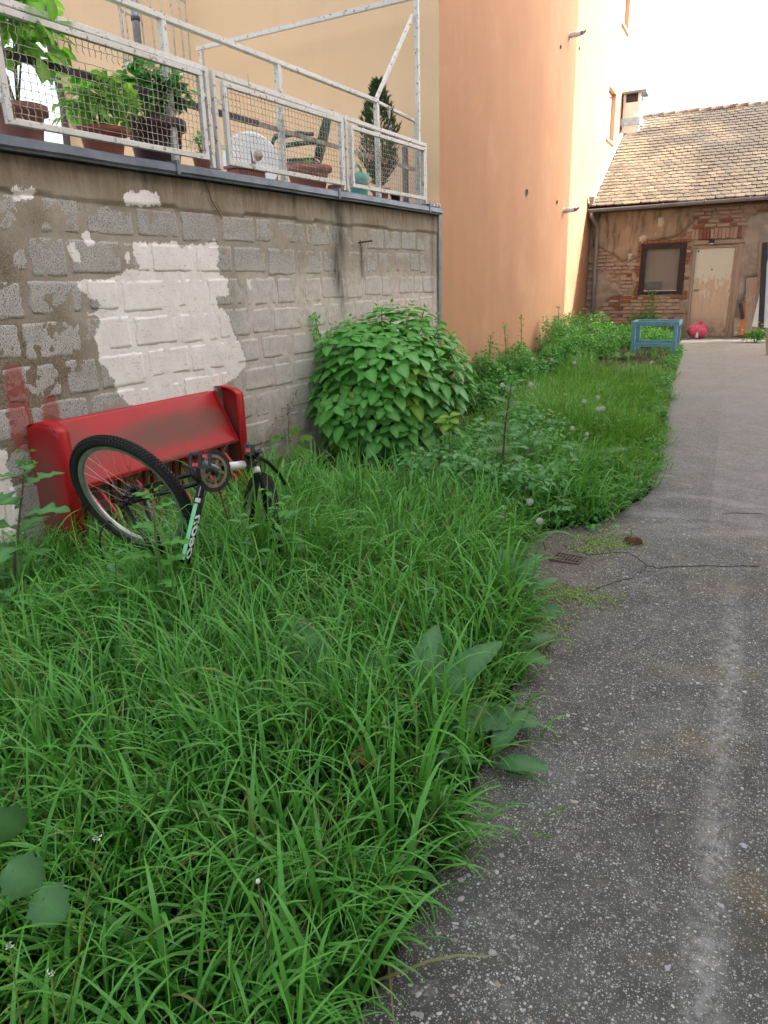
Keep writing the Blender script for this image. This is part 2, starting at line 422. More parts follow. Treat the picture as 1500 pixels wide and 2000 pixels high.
def path_mat():
    t = NT('worn_aggregate_concrete'); X, Y, Z = t.xyz()
    a = t.noise(2.2, 6, .65); b = t.noise(11, 5, .6); g = t.noise(90, 3, .7); wob = t.math('MULTIPLY', t.math('SUBTRACT', t.noise(1.7, 4, .6), .5), .30)
    c = t.mix(t.rng(a, .3, .7), (.120, .123, .105), (.050, .052, .043))
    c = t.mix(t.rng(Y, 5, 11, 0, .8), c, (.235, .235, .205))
    c = t.mix(t.rng(b, .55, .75, 0, .6), c, (.20, .195, .185)); c = t.mix(t.rng(t.noise(26, 4, .7), .55, .68, 0, .7), c, (.05, .047, .042)); c = t.mix(t.rng(t.noise(48, 4, .75), .56, .66, 0, .55), c, (.30, .29, .275))
    br = t.math('MULTIPLY', t.rng(t.noise(1.6, 5, .65), .50, .64), t.math('MULTIPLY', t.rng(X, -.30, .05), t.rng(Y, 6, 4)))
    c = t.mix(t.math('MULTIPLY', br, .75), c, (.17, .125, .055))
    # edge damp: brown earth near the planting
    dk = t.math('MULTIPLY', t.rng(t.noise(3.4, 6, .7), .42, .62), t.rng(Y, 7, 3.5)); c = t.mix(t.math('MULTIPLY', dk, .65), c, (.042, .041, .036))
    eg = t.math('MULTIPLY', t.rng(t.math('ADD', X, wob), -.50, -.80), t.rng(Y, 7, 6))
    c = t.mix(t.math('MULTIPLY', eg, .6), c, (.085, .055, .038))
    # worn lime streak running along the path
    xs = t.math('ADD', X, t.math('MULTIPLY', wob, .25))
    st = t.math('MULTIPLY', t.rng(t.math('ABSOLUTE', t.math('SUBTRACT', xs, .075)), .075, .0), t.rng(Y, 4.3, 3.3))
    st = t.math('MULTIPLY', st, t.math('MULTIPLY', t.rng(t.noise(30, 5, .75), .40, .58, .05, .85), t.rng(t.noise(2.5, 4, .6), .35, .6, .35, 1)))
    c = t.mix(st, c, (.31, .31, .29))
    # lighter slab beyond the long joint
    lt = t.math('MULTIPLY', t.rng(t.math('ADD', X, t.math('MULTIPLY', Y, .024)), .015, .03), t.rng(Y, 4.6, 5.2))
    c = t.mix(t.math('MULTIPLY', lt, t.rng(b, .3, .7, .15, .45)), c, (.27, .25, .235))
    wl = t.math('MULTIPLY', t.rng(Y, 4.2, 5.0), t.rng(Y, 7.5, 6.0))
    c = t.mix(t.math('MULTIPLY', wl, t.rng(t.noise(2.0, 5, .6, scale=(1, 2.2, 1)), .48, .66, 0, .5)), c, (.30, .29, .28))
    # small pebbles worn flush with the surface
    for sc, lo, hi in ((62, .20, .27), (120, .24, .32), (230, .26, .36)):
        vd = t.n('ShaderNodeTexVoronoi'); t.l(t.co(), vd.inputs['Vector']); vd.inputs['Scale'].default_value = sc
        rs = t.n('ShaderNodeSeparateColor'); t.l(vd.outputs['Color'], rs.inputs[0])
        m = t.math('MULTIPLY', t.rng(vd.outputs['Distance'], hi, lo), t.rng(t.math('ADD', rs.outputs[0], t.math('MULTIPLY', t.math('SUBTRACT', t.noise(3 if sc < 100 else 9, 3), .5), 1.3)), .46, .54))
        pc = t.mix(rs.outputs[1], (.56, .56, .53), (.20, .20, .185))
        c = t.mix(t.math('MULTIPLY', m, .85), c, pc)
        t.bump(m, .25, .002)
    t.bump(g, .55, .004); t.bump(b, .35, .008)
    return t.fin(c, t.rng(a, .35, .6, .88, .62))
M_PATH = path_mat()
M_PEBBLE = NT('river_pebble'); _t = M_PEBBLE
_c = _t.mix(_t.attr('tint'), (.48, .47, .44), (.20, .195, .19)); _c = _t.mix(_t.rng(_t.attr('hue'), .7, .9, 0, .6), _c, (.30, .33, .38)); _c = _t.mix(_t.rng(_t.attr('hue'), .2, .05, 0, .6), _c, (.34, .26, .18))
M_PEBBLE = _t.fin(_c, .6)
M_SOIL = simple('dark_soil', (.045, .032, .020), (.03, .024, .014), .97, 9, bump=1.0, bsc=30)
M_IRON = simple('rusted_iron', (.16, .12, .10), (.10, .075, .06), .8, 20, .3, bump=.4)

def grass_mat(name, c1, c2, c3):
    t = NT(name)
    c = t.mix(t.attr('tint'), c1, c2)
    c = t.mix(t.rng(t.attr('tip'), .30, 1, 0, .85), c, c3)
    c = t.mix(t.rng(t.attr('dry'), .0, 1.0), c, (.28, .22, .09))
    t.fin(c, .42); t.b.inputs['Specular IOR Level'].default_value = .38
    tr = t.n('ShaderNodeBsdfTranslucent'); t.put(tr.inputs[0], t.mix(.5, c, (.16, .30, .03)))
    ms = t.n('ShaderNodeMixShader'); ms.inputs[0].default_value = .28
    t.l(t.b.outputs[0], ms.inputs[1]); t.l(tr.outputs[0], ms.inputs[2]); t.l(ms.outputs[0], t.out.inputs['Surface'])
    return t.m
M_GRASS = grass_mat('grass_blades', (.022, .150, .016), (.080, .315, .036), (.16, .45, .075))
M_GRASSF = grass_mat('grass_blades_far', (.070, .27, .022), (.130, .39, .035), (.17, .42, .05))
M_HYD = leafmat('hydrangea_leaf', (.065, .26, .048), (.130, .39, .075), .42, .30)
M_HYDY = leafmat('young_hydrangea_leaf', (.14, .30, .03), (.22, .38, .05), .45, .4)
M_WEED = leafmat('weed_leaf', (.055, .21, .040), (.12, .33, .060), .5, .32)
M_WEEDB = leafmat('blue_green_weed_leaf', (.060, .20, .060), (.12, .30, .10), .55, .3)
M_DOCK = leafmat('dock_leaf', (.045, .145, .042), (.080, .20, .065), .5, .25)
M_LIME = leafmat('lime_ground_cover', (.14, .26, .04), (.22, .34, .06), .55, .35)
M_VINE = leafmat('pot_plant_leaf', (.13, .34, .04), (.22, .45, .06), .45, .55)
M_POTG = leafmat('dense_pot_plant_leaf', (.05, .20, .045), (.10, .30, .06), .45, .4)
M_CONI = leafmat('conifer_spray', (.030, .060, .022), (.055, .095, .030), .7, .2)
M_STEMG = simple('green_stem', (.10, .20, .05), (.13, .16, .06), .6, 20)
M_STEMR = simple('reddish_brown_stem', (.10, .06, .045), (.13, .09, .06), .7, 20)
M_TWIG = simple('dry_twig', (.17, .12, .085), (.10, .07, .05), .85, 20)
M_FLUFF = simple('dandelion_fluff', (.72, .72, .68), (.6, .6, .56), .9, 20, bump=0)
M_YELL = simple('yellow_petal', (.75, .42, .02), (.80, .52, .03), .6, 20, bump=0)
M_WPET = simple('white_petal', (.75, .75, .68), None, .6, 20, bump=0)

# ------------------------------------------------------------------ leaf templates
def leaf_tpl(L=1.0, W=.7, rows=6, droop=.35, fold=.18, base=.0, teeth=0, lobes=None, power=1.0, tip=1.0):
    """ovate leaf along +x, normal +z, returns V, quads, mid"""
    V = []; mid = []
    for i in range(rows + 1):
        s = i / rows
        if lobes: w = lobes(s)
        else: w = math.sin(PI * s ** .8) ** power * (1 - .25 * s) if 0 < s < 1 else 0.0
        w = max(w, .012) * W / 2
        if teeth: w *= 1 + .08 * (-1) ** i
        x = L * s; z = -droop * L * s * s
        rz_ = (.012 * (-1) ** i * L * min(1, w * 6)) if rows >= 16 else 0
        V += [(x, -w, z + fold * w + rz_), (x + .02, 0, z - rz_ * .3), (x, w, z + fold * w + rz_)]; mid += [0, 1, 0]
    Q = []
    for i in range(rows):
        a = 3 * i; Q += [(a, a + 3, a + 4, a + 1), (a + 1, a + 4, a + 5, a + 2)]
    return np.array(V, float), np.array(Q, int), np.array(mid, float)
T_HYD = leaf_tpl(1, .74, 7, .26, .16, power=.8)
T_OV = leaf_tpl(1, .55, 4, .35, .2)
T_LANCE = leaf_tpl(1, .26, 5, .35, .25)
T_DOCK = leaf_tpl(1, .44, 24, .50, .22, lobes=lambda s: (math.sin(PI * min(.985, max(.02, s)) ** .92) ** .52) * (1 + .03 * math.sin(s * 40)))
T_DOCK = (T_DOCK[0], T_DOCK[1], np.array([1. if i % 3 == 1 else (.42 if (i // 3) % 2 else 0.) for i in range(75)]))
T_LOBE = leaf_tpl(1, .80, 14, .35, .15, lobes=lambda s: (.30 + .55 * s + .36 * math.cos(s * 21)) * math.sin(PI * min(1, s * .86 + .12)) ** .7)
T_SMALL = (np.array([(0, 0, 0), (.5, -.33, .05), (1, 0, -.1), (.5, .33, .05)], float), np.array([(0, 1, 2, 3)]), np.array([0., .5, .5, .5]))
def basis(d, up):
    """d, up: (n,3) -> rotation (n,3,3) with columns x=d, y, z~up"""
    d = d / np.linalg.norm(d, axis=1, keepdims=True)
    y = np.cross(up, d); ny = np.linalg.norm(y, axis=1, keepdims=True); y = np.where(ny > 1e-5, y / np.maximum(ny, 1e-5), np.array([[0, 1, 0]]))
    z = np.cross(d, y)
    return np.stack([d, y, z], axis=2)
def scatter(tpl, P, D, U, Sc, tint=None):
    V0, Q0, mid = tpl; n = len(P)
    B = basis(np.asarray(D, float), np.asarray(U, float))
    V = np.einsum('nij,kj->nki', B, V0) * np.asarray(Sc)[:, None, None] + np.asarray(P)[:, None, :]
    Q = Q0[None] + (np.arange(n) * len(V0))[:, None, None]
    tint = rng.random(n) if tint is None else tint
    return V.reshape(-1, 3), Q.reshape(-1, Q0.shape[1]), np.tile(mid, n), np.repeat(tint, len(V0))
def leaf_object(name, tpls, parts, m, parent, kind=None):
    """several scatter() results joined"""
    off = 0; Vs = []; Qs = []; Ms = []; Ts = []
    for V, Q, mi, ti in parts:
        Vs.append(V); Qs.append(Q + off); Ms.append(mi); Ts.append(ti); off += len(V)
    me = np_mesh(name, np.concatenate(Vs), Qs, True, {'mid': np.concatenate(Ms), 'tint': np.concatenate(Ts)}, m)
    o = link(name, me, parent)
    if kind: o['kind'] = kind
    return o
def leaf_mesh(name, tpl, m):
    V, Q, mid = tpl
    return np_mesh(name, V, Q, True, {'mid': mid, 'tint': np.full(len(V), .5)}, m)
def leaf_at(me, p, d, up, s, parent, name='leaf'):
    B = basis(np.array([d], float), np.array([up], float))[0] * s
    mw = Matrix(((B[0, 0], B[0, 1], B[0, 2], p[0]), (B[1, 0], B[1, 1], B[1, 2], p[1]), (B[2, 0], B[2, 1], B[2, 2], p[2]), (0, 0, 0, 1)))
    return link(name, me, parent, None, mw)

# ================================================================== SETTING
# soil: one sheet to the horizon, rising towards the house
ys = np.concatenate([[-300, -60], np.arange(-10, 22, .25), [60, 300]]); xs = np.concatenate([[-300, -40, -9], np.arange(-4.2, 1.6, .2), [9, 40, 300]])
gx, gy = np.meshgrid(xs, ys); gz = ground(gy) - .012 + np.where((gx < -.9) & (gx > -4), (fbm(gx * 2, gy * 2, 3, 5) - .3) * .05, -.05)
ny, nx = gx.shape; I = np.arange(nx * ny).reshape(ny, nx)
Q = np.stack([I[:-1, :-1], I[:-1, 1:], I[1:, 1:], I[1:, :-1]], -1).reshape(-1, 4)
o = link('ground', np_mesh('ground', np.stack([gx, gy, gz], -1).reshape(-1, 3), Q, True, None, M_SOIL)); o['kind'] = 'structure'

# concrete path with a ragged left edge
EDGE = [(-6, -.62), (0, -.62), (1.1, -.64), (1.6, -.64), (2.1, -.66), (2.6, -.72), (3.1, -.82), (3.5, -.98), (3.9, -1.12), (4.4, -1.12), (4.75, -.82), (5.1, -.66), (5.8, -.58), (7, -.64),
        (8.5, -.75), (10, -.86), (12, -.98), (14, -1.06), (15.2, -1.20), (16.2, -1.28), (17.3, -1.30)]
def edge_x(y): return np.interp(y, [e[0] for e in EDGE], [e[1] for e in EDGE])
ys = np.concatenate([np.arange(-6, 0, .5), np.arange(0, 17.31, .06)]); ns = 70
E0 = edge_x(ys) + (fbm(ys * 4, ys * 0, 4, 3) - .5) * .10
tt = np.linspace(0, 1, ns) ** 1.5
X_ = E0[:, None] + (5.99 - E0[:, None]) * tt[None]; Y_ = np.repeat(ys[:, None], ns, 1)
Z_ = ground(Y_) + .012 + (fbm(X_ * 2.2, Y_ * 2.2, 4, 9) - .5) * .022
Z_[:, 0] -= .010
I = np.arange(X_.size).reshape(X_.shape)
Q = np.stack([I[:-1, :-1], I[:-1, 1:], I[1:, 1:], I[1:, :-1]], -1).reshape(-1, 4)
V = np.stack([X_, Y_, Z_], -1).reshape(-1, 3); nb = len(V)
skirt = np.stack([X_[:, 0] - .006, Y_[:, 0], Z_[:, 0] - .11], -1); V = np.concatenate([V, skirt])
k_ = np.arange(len(ys) - 1); Q2 = np.stack([nb + k_, I[:-1, 0], I[1:, 0], nb + k_ + 1], -1)
path = link('path', np_mesh('path', V, [Q, Q2], True, None, M_PATH)); path['kind'] = 'structure'
def path_z(x, y): return float(ground(y)) + .012 + float((fbm(np.array([x * 2.2]), np.array([y * 2.2]), 4, 9)[0] - .5) * .022)
# hairline cracks, shallow strips of dirt lying in the concrete
M_DIRT = simple('crack_dirt', (.022, .018, .014), None, 1, 30, bump=.5)
mb = MB()
for line in ([(1100, 1062), (1150, 1082), (1195, 1080), (1228, 1078), (1245, 1090), (1262, 1104), (1290, 1108), (1330, 1103), (1400, 1101), (1499, 1104)],
             [(1262, 1104), (1258, 1113), (1235, 1128), (1200, 1134), (1165, 1148), (1150, 1152)], [(1411, 700), (1412, 760), (1412, 860), (1411, 1000), (1409, 1101)], [(1412, 1000), (1440, 998), (1499, 1001)]):
    P = [on_z(*q, .02) for q in line]; pts = []
    for a, b in zip(P[:-1], P[1:]):
        for s in np.linspace(0, 1, 6, endpoint=False): pts.append(a + (b - a) * s + np.array([rng.normal(0, .005), rng.normal(0, .006), 0]))
    for i in range(len(pts) - 1):
        a, b = pts[i], pts[i + 1]; w0, w1 = .003 + .003 * abs(math.sin(i * 1.7)), .003 + .003 * abs(math.sin(i * 1.7 + 1.7))
        za, zb = path_z(*a[:2]) + .002, path_z(*b[:2]) + .002
        mb.add([(a[0], a[1] - w0, za), (b[0], b[1] - w1, zb), (b[0], b[1] + w1, zb), (a[0], a[1] + w0, za)], [(0, 1, 2, 3)])
mb.build('crack', M_DIRT, path)['kind'] = 'stuff'
# pebbles showing in the worn concrete
T_ico = None
def pebble_tpl():
    V = [(0, 0, 1)]; 
    for ring, (r, z) in enumerate(((.75, .66), (1, .1))):
        for k in range(7): a = 2 * PI * (k + ring * .5) / 7; V.append((r * math.cos(a), r * math.sin(a), z))
    Fs = []
    for k in range(7):
        k2 = (k + 1) % 7; Fs.append((0, 1 + k, 1 + k2)); Fs.append((1 + k, 8 + k, 1 + k2)); Fs.append((1 + k2, 8 + k, 8 + k2))
    return np.array(V), np.array(Fs)
TV, TF = pebble_tpl(); n = 22000
py = .9 + 6.5 * rng.random(n) ** 1.6; px = -.6 + 1.5 * rng.random(n)
dens = fbm(px * 1.7, py * 1.7, 3, 21); keep = (dens > .38 + .2 * rng.random(n)) & (px > edge_x(py) + .08); px, py = px[keep], py[keep]; n = len(px)
r = np.clip(.0023 * np.exp(rng.normal(0, .62, n)), .0014, .012)
asp = .38 + .5 * rng.random(n); an = rng.random(n) * PI
V = TV[None] * (1 + .5 * (rng.random((n, len(TV), 1)) - .5)) * np.stack([r, r * asp, r * .22], -1)[:, None, :]
ca, sa = np.cos(an)[:, None], np.sin(an)[:, None]
Vx = V[..., 0] * ca - V[..., 1] * sa + px[:, None]; Vy = V[..., 0] * sa + V[..., 1] * ca + py[:, None]
zz = ground(py) + .012 + (fbm(px * 2.2, py * 2.2, 4, 9) - .5) * .022
V = np.stack([Vx, Vy, V[..., 2] + zz[:, None] - .0006], -1).reshape(-1, 3)
Q = (TF[None] + (np.arange(n) * len(TV))[:, None, None]).reshape(-1, 3)
link('pebble', np_mesh('pebble', V, Q, True, {'tint': np.repeat(rng.random(n) ** 1.3, len(TV)), 'hue': np.repeat(rng.random(n), len(TV))}, M_PEBBLE), path)['kind'] = 'stuff'

# ------------------------------------------------------------------ block retaining wall
wall = thing('block_wall', (KX, KY, 0), 'rough cinder block retaining wall with smeared mortar and flaking white paint', 'wall', rz=math.atan2(WD[1], WD[0]))
def poly_uz(pts): return [on_wall(*p) for p in pts]
PAINT = [poly_uz(p) for p in (
    [(260, 473), (300, 475), (345, 474), (352, 484), (395, 475), (412, 476), (414, 462), (420, 470), (427, 480), (425, 520), (430, 537), (443, 545), (444, 573), (432, 582), (420, 578), (424, 598), (434, 604), (445, 620), (455, 650), (468, 672), (480, 700), (479, 712),
     (462, 735), (430, 757), (360, 790), (280, 800), (250, 790), (232, 770), (222, 752), (230, 742), (215, 735), (208, 720), (190, 706), (192, 690), (186, 665), (188, 640), (195, 625), (172, 614), (192, 605), (195, 592), (165, 575), (150, 560), (148, 550), (200, 545), (240, 537), (245, 522), (268, 526), (268, 510), (262, 500), (258, 490)],
    [(20, 370), (60, 368), (70, 386), (45, 392), (28, 392)], [(233, 378), (262, 374), (288, 371), (303, 376), (310, 400), (285, 403), (245, 400)],
    [(122, 474), (140, 474), (150, 490), (157, 518), (140, 505)], [(157, 458), (170, 453), (180, 470), (178, 484), (164, 474)], [(244, 495), (250, 496), (254, 516), (248, 514)],
    [(479, 541), (488, 549), (490, 568), (485, 562)], [(-30, 870), (12, 880), (10, 905), (28, 960), (40, 1020), (60, 1090), (40, 1200), (-60, 1180)])]
RED = [poly_uz(p) for p in ([(8, 716), (30, 710), (43, 714), (52, 780), (62, 850), (60, 880), (25, 880), (14, 800)], [(80, 800), (92, 772), (102, 768), (112, 790), (120, 830), (85, 832)])]
PINKW = poly_uz([(470, 520), (860, 530), (860, 900), (480, 900), (455, 700)])
def wall_attrs(u, z):
    p = np.full(u.shape, -1.0)
    for q in PAINT: p = np.maximum(p, sdist(u, z, q))
    rd = np.full(u.shape, -1.0)
    for q in RED: rd = np.maximum(rd, sdist(u, z, q))
    wash = np.clip(sdist(u, z, PINKW) / .25 + .3, 0, 1) * .9
    brown = np.clip((z - 2.10 + (fbm(u * 2, z * 2, 3, 4) - .5) * .22) / .12, 0, 1) * (.85) * (1 - .25 * np.clip((u + 1.2) / .6, 0, 1))
    uc, zc = on_wall(660, 470); s1 = np.exp(-((u - uc + (fbm(z * 3, z * 0, 2, 2) - .5) * .2) / .11) ** 2) * np.clip((z - 1.15) / .5, 0, 1) * np.clip((2.5 - z) / .15, 0, 1)
    ux, _ = on_wall(705, 500); s2 = np.exp(-((u - ux) / .035) ** 2) * np.clip((z - 1.62) / .1, 0, 1) * np.clip((2.0 - z) / .06, 0, 1)
    top = np.exp(-((z - 2.36) / .07) ** 2) * .75
    s3 = np.zeros_like(u)
    for a, w, zz0 in ((-1.9, .05, 1.9), (-4.4, .06, 2.0), (-.15, .05, 1.2), (-2.8, .05, 1.95)): s3 = np.maximum(s3, .55 * np.exp(-((u - a) / w) ** 2) * np.clip((z - zz0) / .3, 0, 1))
    green = np.clip((.75 - z) / .5, 0, 1)
    rub = np.clip((-5.2 - u + (fbm(u * 2, z * 2, 3, 6) - .5) * .9) / .25, 0, 1) * np.clip((z - .2) / .2, 0, 1)
    return {'paint': p, 'red': rd, 'wash': wash, 'brown': brown, 'streak': np.clip(s1 + s2 + top + s3, 0, 1), 'green': green, 'rub': rub}
def mort_y(u, z):
    return .0060 + (fbm(u * 4, z * 4, 4, 1) - .5) * .010 + (fbm(u * 14, z * 14, 3, 8) - .5) * .007
us = np.arange(-9.0, .001, .016); zs = np.arange(-.15, 2.341, .016)
U_, Z_ = np.meshgrid(us, zs); O_ = mort_y(U_, Z_)
band = np.clip((Z_ - 2.12) / .015, 0, 1); crk = np.exp(-((Z_ - 2.135 - (fbm(U_ * 5, U_ * 0, 3, 3) - .5) * .02) / .007) ** 2) * (fbm(U_ * 3, U_ * 0, 2, 5) > .42)
O_ = O_ + band * .012 - crk * .02
I = np.arange(U_.size).reshape(U_.shape); Q = np.stack([I[:-1, :-1], I[:-1, 1:], I[1:, 1:], I[1:, :-1]], -1).reshape(-1, 4)
A = wall_attrs(U_, Z_)
link('mortar_face', np_mesh('mortar_face', np.stack([U_, -O_, Z_], -1).reshape(-1, 3), Q, True, {k: v.ravel() for k, v in A.items()}, M_MORT), wall)
MB().box((-9.0, .02, -.2), (-.002, .25, 2.335)).build('wall_core', M_MORT, wall)
zt = [-.16, .055, .29, .525, .76, .975, 1.21, 1.445, 1.677, 1.91, 2.13]
for ri in range(len(zt) - 1):
    z0, z1 = zt[ri], zt[ri + 1]; u = -8.9 + (.21 if ri % 2 else .0) + random.uniform(-.05, .05)
    while u < -.1:
        L = .41 if random.random() < .82 else .26
        if u > -2.2: L *= .86
        if L > .2 and u + L < .02 and (u > -7.5):
            a, b = u + random.uniform(.002, .022), u + L - random.uniform(.002, .022); c, d = z0 + random.uniform(.004, .042), z1 - random.uniform(.000, .016)
            nu, nz = 22, 12
            S_, T_ = np.meshgrid(np.r_[-1, np.linspace(-.975, .975, nu - 2), 1], np.r_[-1, np.linspace(-.95, .95, nz - 2), 1])
            # superellipse-like ragged outline
            th = np.arctan2(T_, S_); edge = np.maximum(abs(S_), abs(T_))
            rag = (fbm(th * 2.2 + u * 9, edge * 0 + ri * 3.3, 3, 2) - .5) * .36
            rag = rag + (fbm(S_ * 9 + u * 5, T_ * 5 + ri, 3, 5) - .5) * .10; k = 1 - edge ** 6 * (.03 + np.clip(rag, -.03, .17)) - .03 * (abs(S_ * T_)) ** 4
            uu = (a + b) / 2 + S_ * (b - a) / 2 * k; zz = (c + d) / 2 + T_ * (d - c) / 2 * k
            off = .0070 + random.uniform(-.0008, .0010) + (fbm(uu * 40, zz * 40, 3, ri) - .5) * .004 + (uu - a) * random.uniform(-.003, .003)
            off = np.where(edge > .999, off - .006, off)
            I = np.arange(uu.size).reshape(uu.shape); Q = np.stack([I[:-1, :-1], I[:-1, 1:], I[1:, 1:], I[1:, :-1]], -1).reshape(-1, 4)
            link('block', np_mesh('block', np.stack([uu, -off, zz], -1).reshape(-1, 3), Q, True, {k_: v.ravel() for k_, v in wall_attrs(uu, zz).items()}, M_BLOCK), wall)
        u += L
# things on the wall: iron hook, twigs
u, z = on_wall(702, 474, .02); u2, z2 = on_wall(722, 474, .14)
hook = thing('iron_peg', wp(u, 0, z), 'short rusty iron peg sticking out of the block wall above a dark stain', 'peg')
mb = MB(); mb.tube([wp(0, .0, 0) - wp(0, 0, 0), WN * .15 + WD * .03 + np.array([0, 0, .012])], .008); mb.tube([np.array([0, 0, .03]) + WN * .03, np.array([0, 0, -.03]) + WN * .03], .006); mb.build('shaft', M_RUST, hook)
tw = thing('dead_vine', wp(-3.7, 0.04, 2.3), 'dry leafless vine twig hanging from under the ledge on the block wall', 'vine')
mb = MB()
def wl(px, py, off=.03): u, z = on_wall(px, py, off); return wp(u, off, z) - wp(-3.7, .04, 2.3)
mb.tube([wl(400, 352), wl(408, 372), wl(413, 392), wl(424, 408), wl(433, 428)], [.004, .004, .003, .003, .002], 5); mb.tube([wl(404, 366), wl(395, 375), wl(392, 380)], .002, 4); mb.tube([wl(413, 392), wl(424, 398), wl(431, 412)], .002, 4); mb.build('twig', M_TWIG, tw)

# ledge flashing and terrace floor
led = thing('ledge_flashing', (KX, KY, 0), 'lead grey sheet metal flashing capping the block wall below the terrace railing', 'flashing', rz=wall.rotation_euler[2])
mb = MB()
n = 60; prof = [(.40, 2.425), (.05, 2.418), (.105, 2.400)]
prof = [(-.30, 2.425), (.035, 2.420), (.075, 2.405), (.078, 2.362), (.062, 2.350), (.060, 2.340), (-.30, 2.338)]
vs = []
for i in range(n + 1):
    u = -9.0 + 9.0 * i / n; dz = (float(fbm(np.array([u * 1.3]), np.array([0.]), 2, 3)[0]) - .5) * .012
    for a, b in prof: vs.append((u, -a, b + dz))
m = len(prof); fs = []
for i in range(n):
    for k in range(m): fs.append((i * m + k, (i + 1) * m + k, (i + 1) * m + (k + 1) % m, i * m + (k + 1) % m))
mb.add(vs, fs).build('sheet', M_SHEET, led)
for u in (-6.2, -4.2, -2.2, -.35):
    MB().box((u, -.082, 2.345), (u + .03, .1, 2.432)).build('seam', M_SHEET, led)
fl = MB(); fl.box((-9.6, -2.0, 2.25), (-4.05, 8.44, 2.40)); o = fl.build('terrace_floor', M_CREAM); o['kind'] = 'structure'

# ------------------------------------------------------------------ orange building
ob = thing('orange_building', (KX, 8.45, 0), 'tall orange rendered building with blank side wall rising behind the hydrangea', 'building')
Y0, Y1, H = 8.45, 21.15, 13.0
holes = [(18.50, 19.42, 4.60, 5.66), (19.50, 20.45, 7.12, 8.3)]
ycut = sorted({Y0, Y1, *[h[0] for h in holes], *[h[1] for h in holes]}); zcut = sorted({-.3, H, *[h[2] for h in holes], *[h[3] for h in holes]})
mb = MB()
for a, b in zip(ycut[:-1], ycut[1:]):
    for c, d in zip(zcut[:-1], zcut[1:]):
        if any(h[0] <= a and b <= h[1] and h[2] <= c and d <= h[3] for h in holes): continue
        mb.add([(0, a - Y0, c), (0, b - Y0, c), (0, b - Y0, d), (0, a - Y0, d)], [(0, 1, 2, 3)])
for a, b, c, d in holes:
    q = -.16
    mb.add([(0, a - Y0, c), (0, b - Y0, c), (0, b - Y0, d), (0, a - Y0, d), (q, a - Y0, c), (q, b - Y0, c), (q, b - Y0, d), (q, a - Y0, d)], [(0, 4, 5, 1), (1, 5, 6, 2), (2, 6, 7, 3), (3, 7, 4, 0)])
mb.add([(0, Y1 - Y0, -.3), (-9, Y1 - Y0, -.3), (-9, Y1 - Y0, H), (0, Y1 - Y0, H)], [(0, 1, 2, 3)])
mb.add([(-9, 0, H), (0, 0, H), (0, Y1 - Y0, H), (-9, Y1 - Y0, H)], [(0, 1, 2, 3)])
mb.build('side_wall', M_ORANGE, ob)
mb = MB(); XL = -5.90; mb.add([(XL, 0, -.3), (0, 0, -.3), (0, 0, H), (XL, 0, H), (XL, 13, -.3), (XL, 13, H)], [(0, 1, 2, 3), (4, 0, 3, 5)]); mb.build('front_wall', M_PEACH, ob)
for a, b, c, d in holes:
    w = MB(); y0, y1 = a - Y0, b - Y0
    for lo, hi in (((-.155, y0, c), (-.10, y1, c + .07)), ((-.155, y0, d - .07), (-.10, y1, d)), ((-.155, y0, c + .07), (-.10, y0 + .07, d - .07)), ((-.155, y1 - .07, c + .07), (-.10, y1, d - .07)), ((-.155, (y0 + y1) / 2 - .04, c + .07), (-.10, (y0 + y1) / 2 + .04, d - .07))): w.box(lo, hi)
    w = w.build('window', M_WPAINT, ob)
    MB().box((-.14, y0 + .07, c + .07), (-.135, y1 - .07, d - .07)).build('pane', M_WPANEL, w)
    MB().box((-.13, y0 - .03, c - .035), (.05, y1 + .03, c)).build('sill', M_WPAINT, w)
# flue pipes and core holes
for px, py, lab in ((1112, 70, 'upper white flue pipe sticking out high on the orange side wall'), (1101, 412, 'lower white flue pipe sticking out of the orange side wall near the eave')):
    p = on_x(px, py, KX); t = thing('flue_pipe', p, lab, 'pipe', 'white flue pipes on the orange wall')
    mb = MB(); mb.tube([(-.02, 0, 0), (.20, 0, .012)], .045, 14); mb.build('tube', M_WPAINT, t)
    mb = MB(); mb.tube([(.20, 0, .012), (.25, 0, .015)], .034, 12); mb.build('nozzle', M_GREYM, t)
    mb = MB(); mb.tube([(.24, 0, .015), (.29, 0, .05)], .012, 6); mb.tube([(.24, .02, .0), (.28, .02, .04)], .012, 6); mb.build('guard', M_GREYM, t)
    mb = MB(); mb.tube([(-.01, 0, 0), (.012, 0, 0)], .058, 16); mb.build('collar', M_WPAINT, t)
for px, py, lab in ((1028, 376, 'small dark round hole midway along the orange side wall'), (1094, 92, 'dark drilled hole below the upper flue pipe'), (1131, 95, 'tiny dark hole in the sunlit strip of the orange wall'), (1087, 395, 'small dark hole beside the lower flue pipe')):
    p = on_x(px, py, KX); r_ = .045 if px == 1028 else .030
    o = MB().lathe([(r_ * .2, -.012), (r_ * .95, -.004), (r_ * 1.15, .004), (r_ * 1.25, .0)], 14, Matrix.Translation([float(v) for v in p]) @ Matrix.Rotation(PI / 2, 4, 'Y') @ Matrix.Translation((0, 0, .012))).add([], []).build('vent_hole', M_BLACK)
    mb2 = MB(); me = o.data; props(o, lab, 'hole', 'drilled holes in the orange wall')
# metal strip where wall meets building, and small grey lump at ledge end
o = MB().box((KX - .02, 8.36, .3), (KX + .03, 8.445, 2.34)).build('corner_strip', M_GREYM, None, None, .004); props(o, 'grey metal strip closing the joint between block wall and orange building', 'strip')
o = MB().box((KX - .16, 8.22, 2.425), (KX + .02, 8.44, 2.47)).build('cement_block', M_MORT, None, None, .008); props(o, 'dark cement lump at the right end of the ledge by the orange corner', 'block')

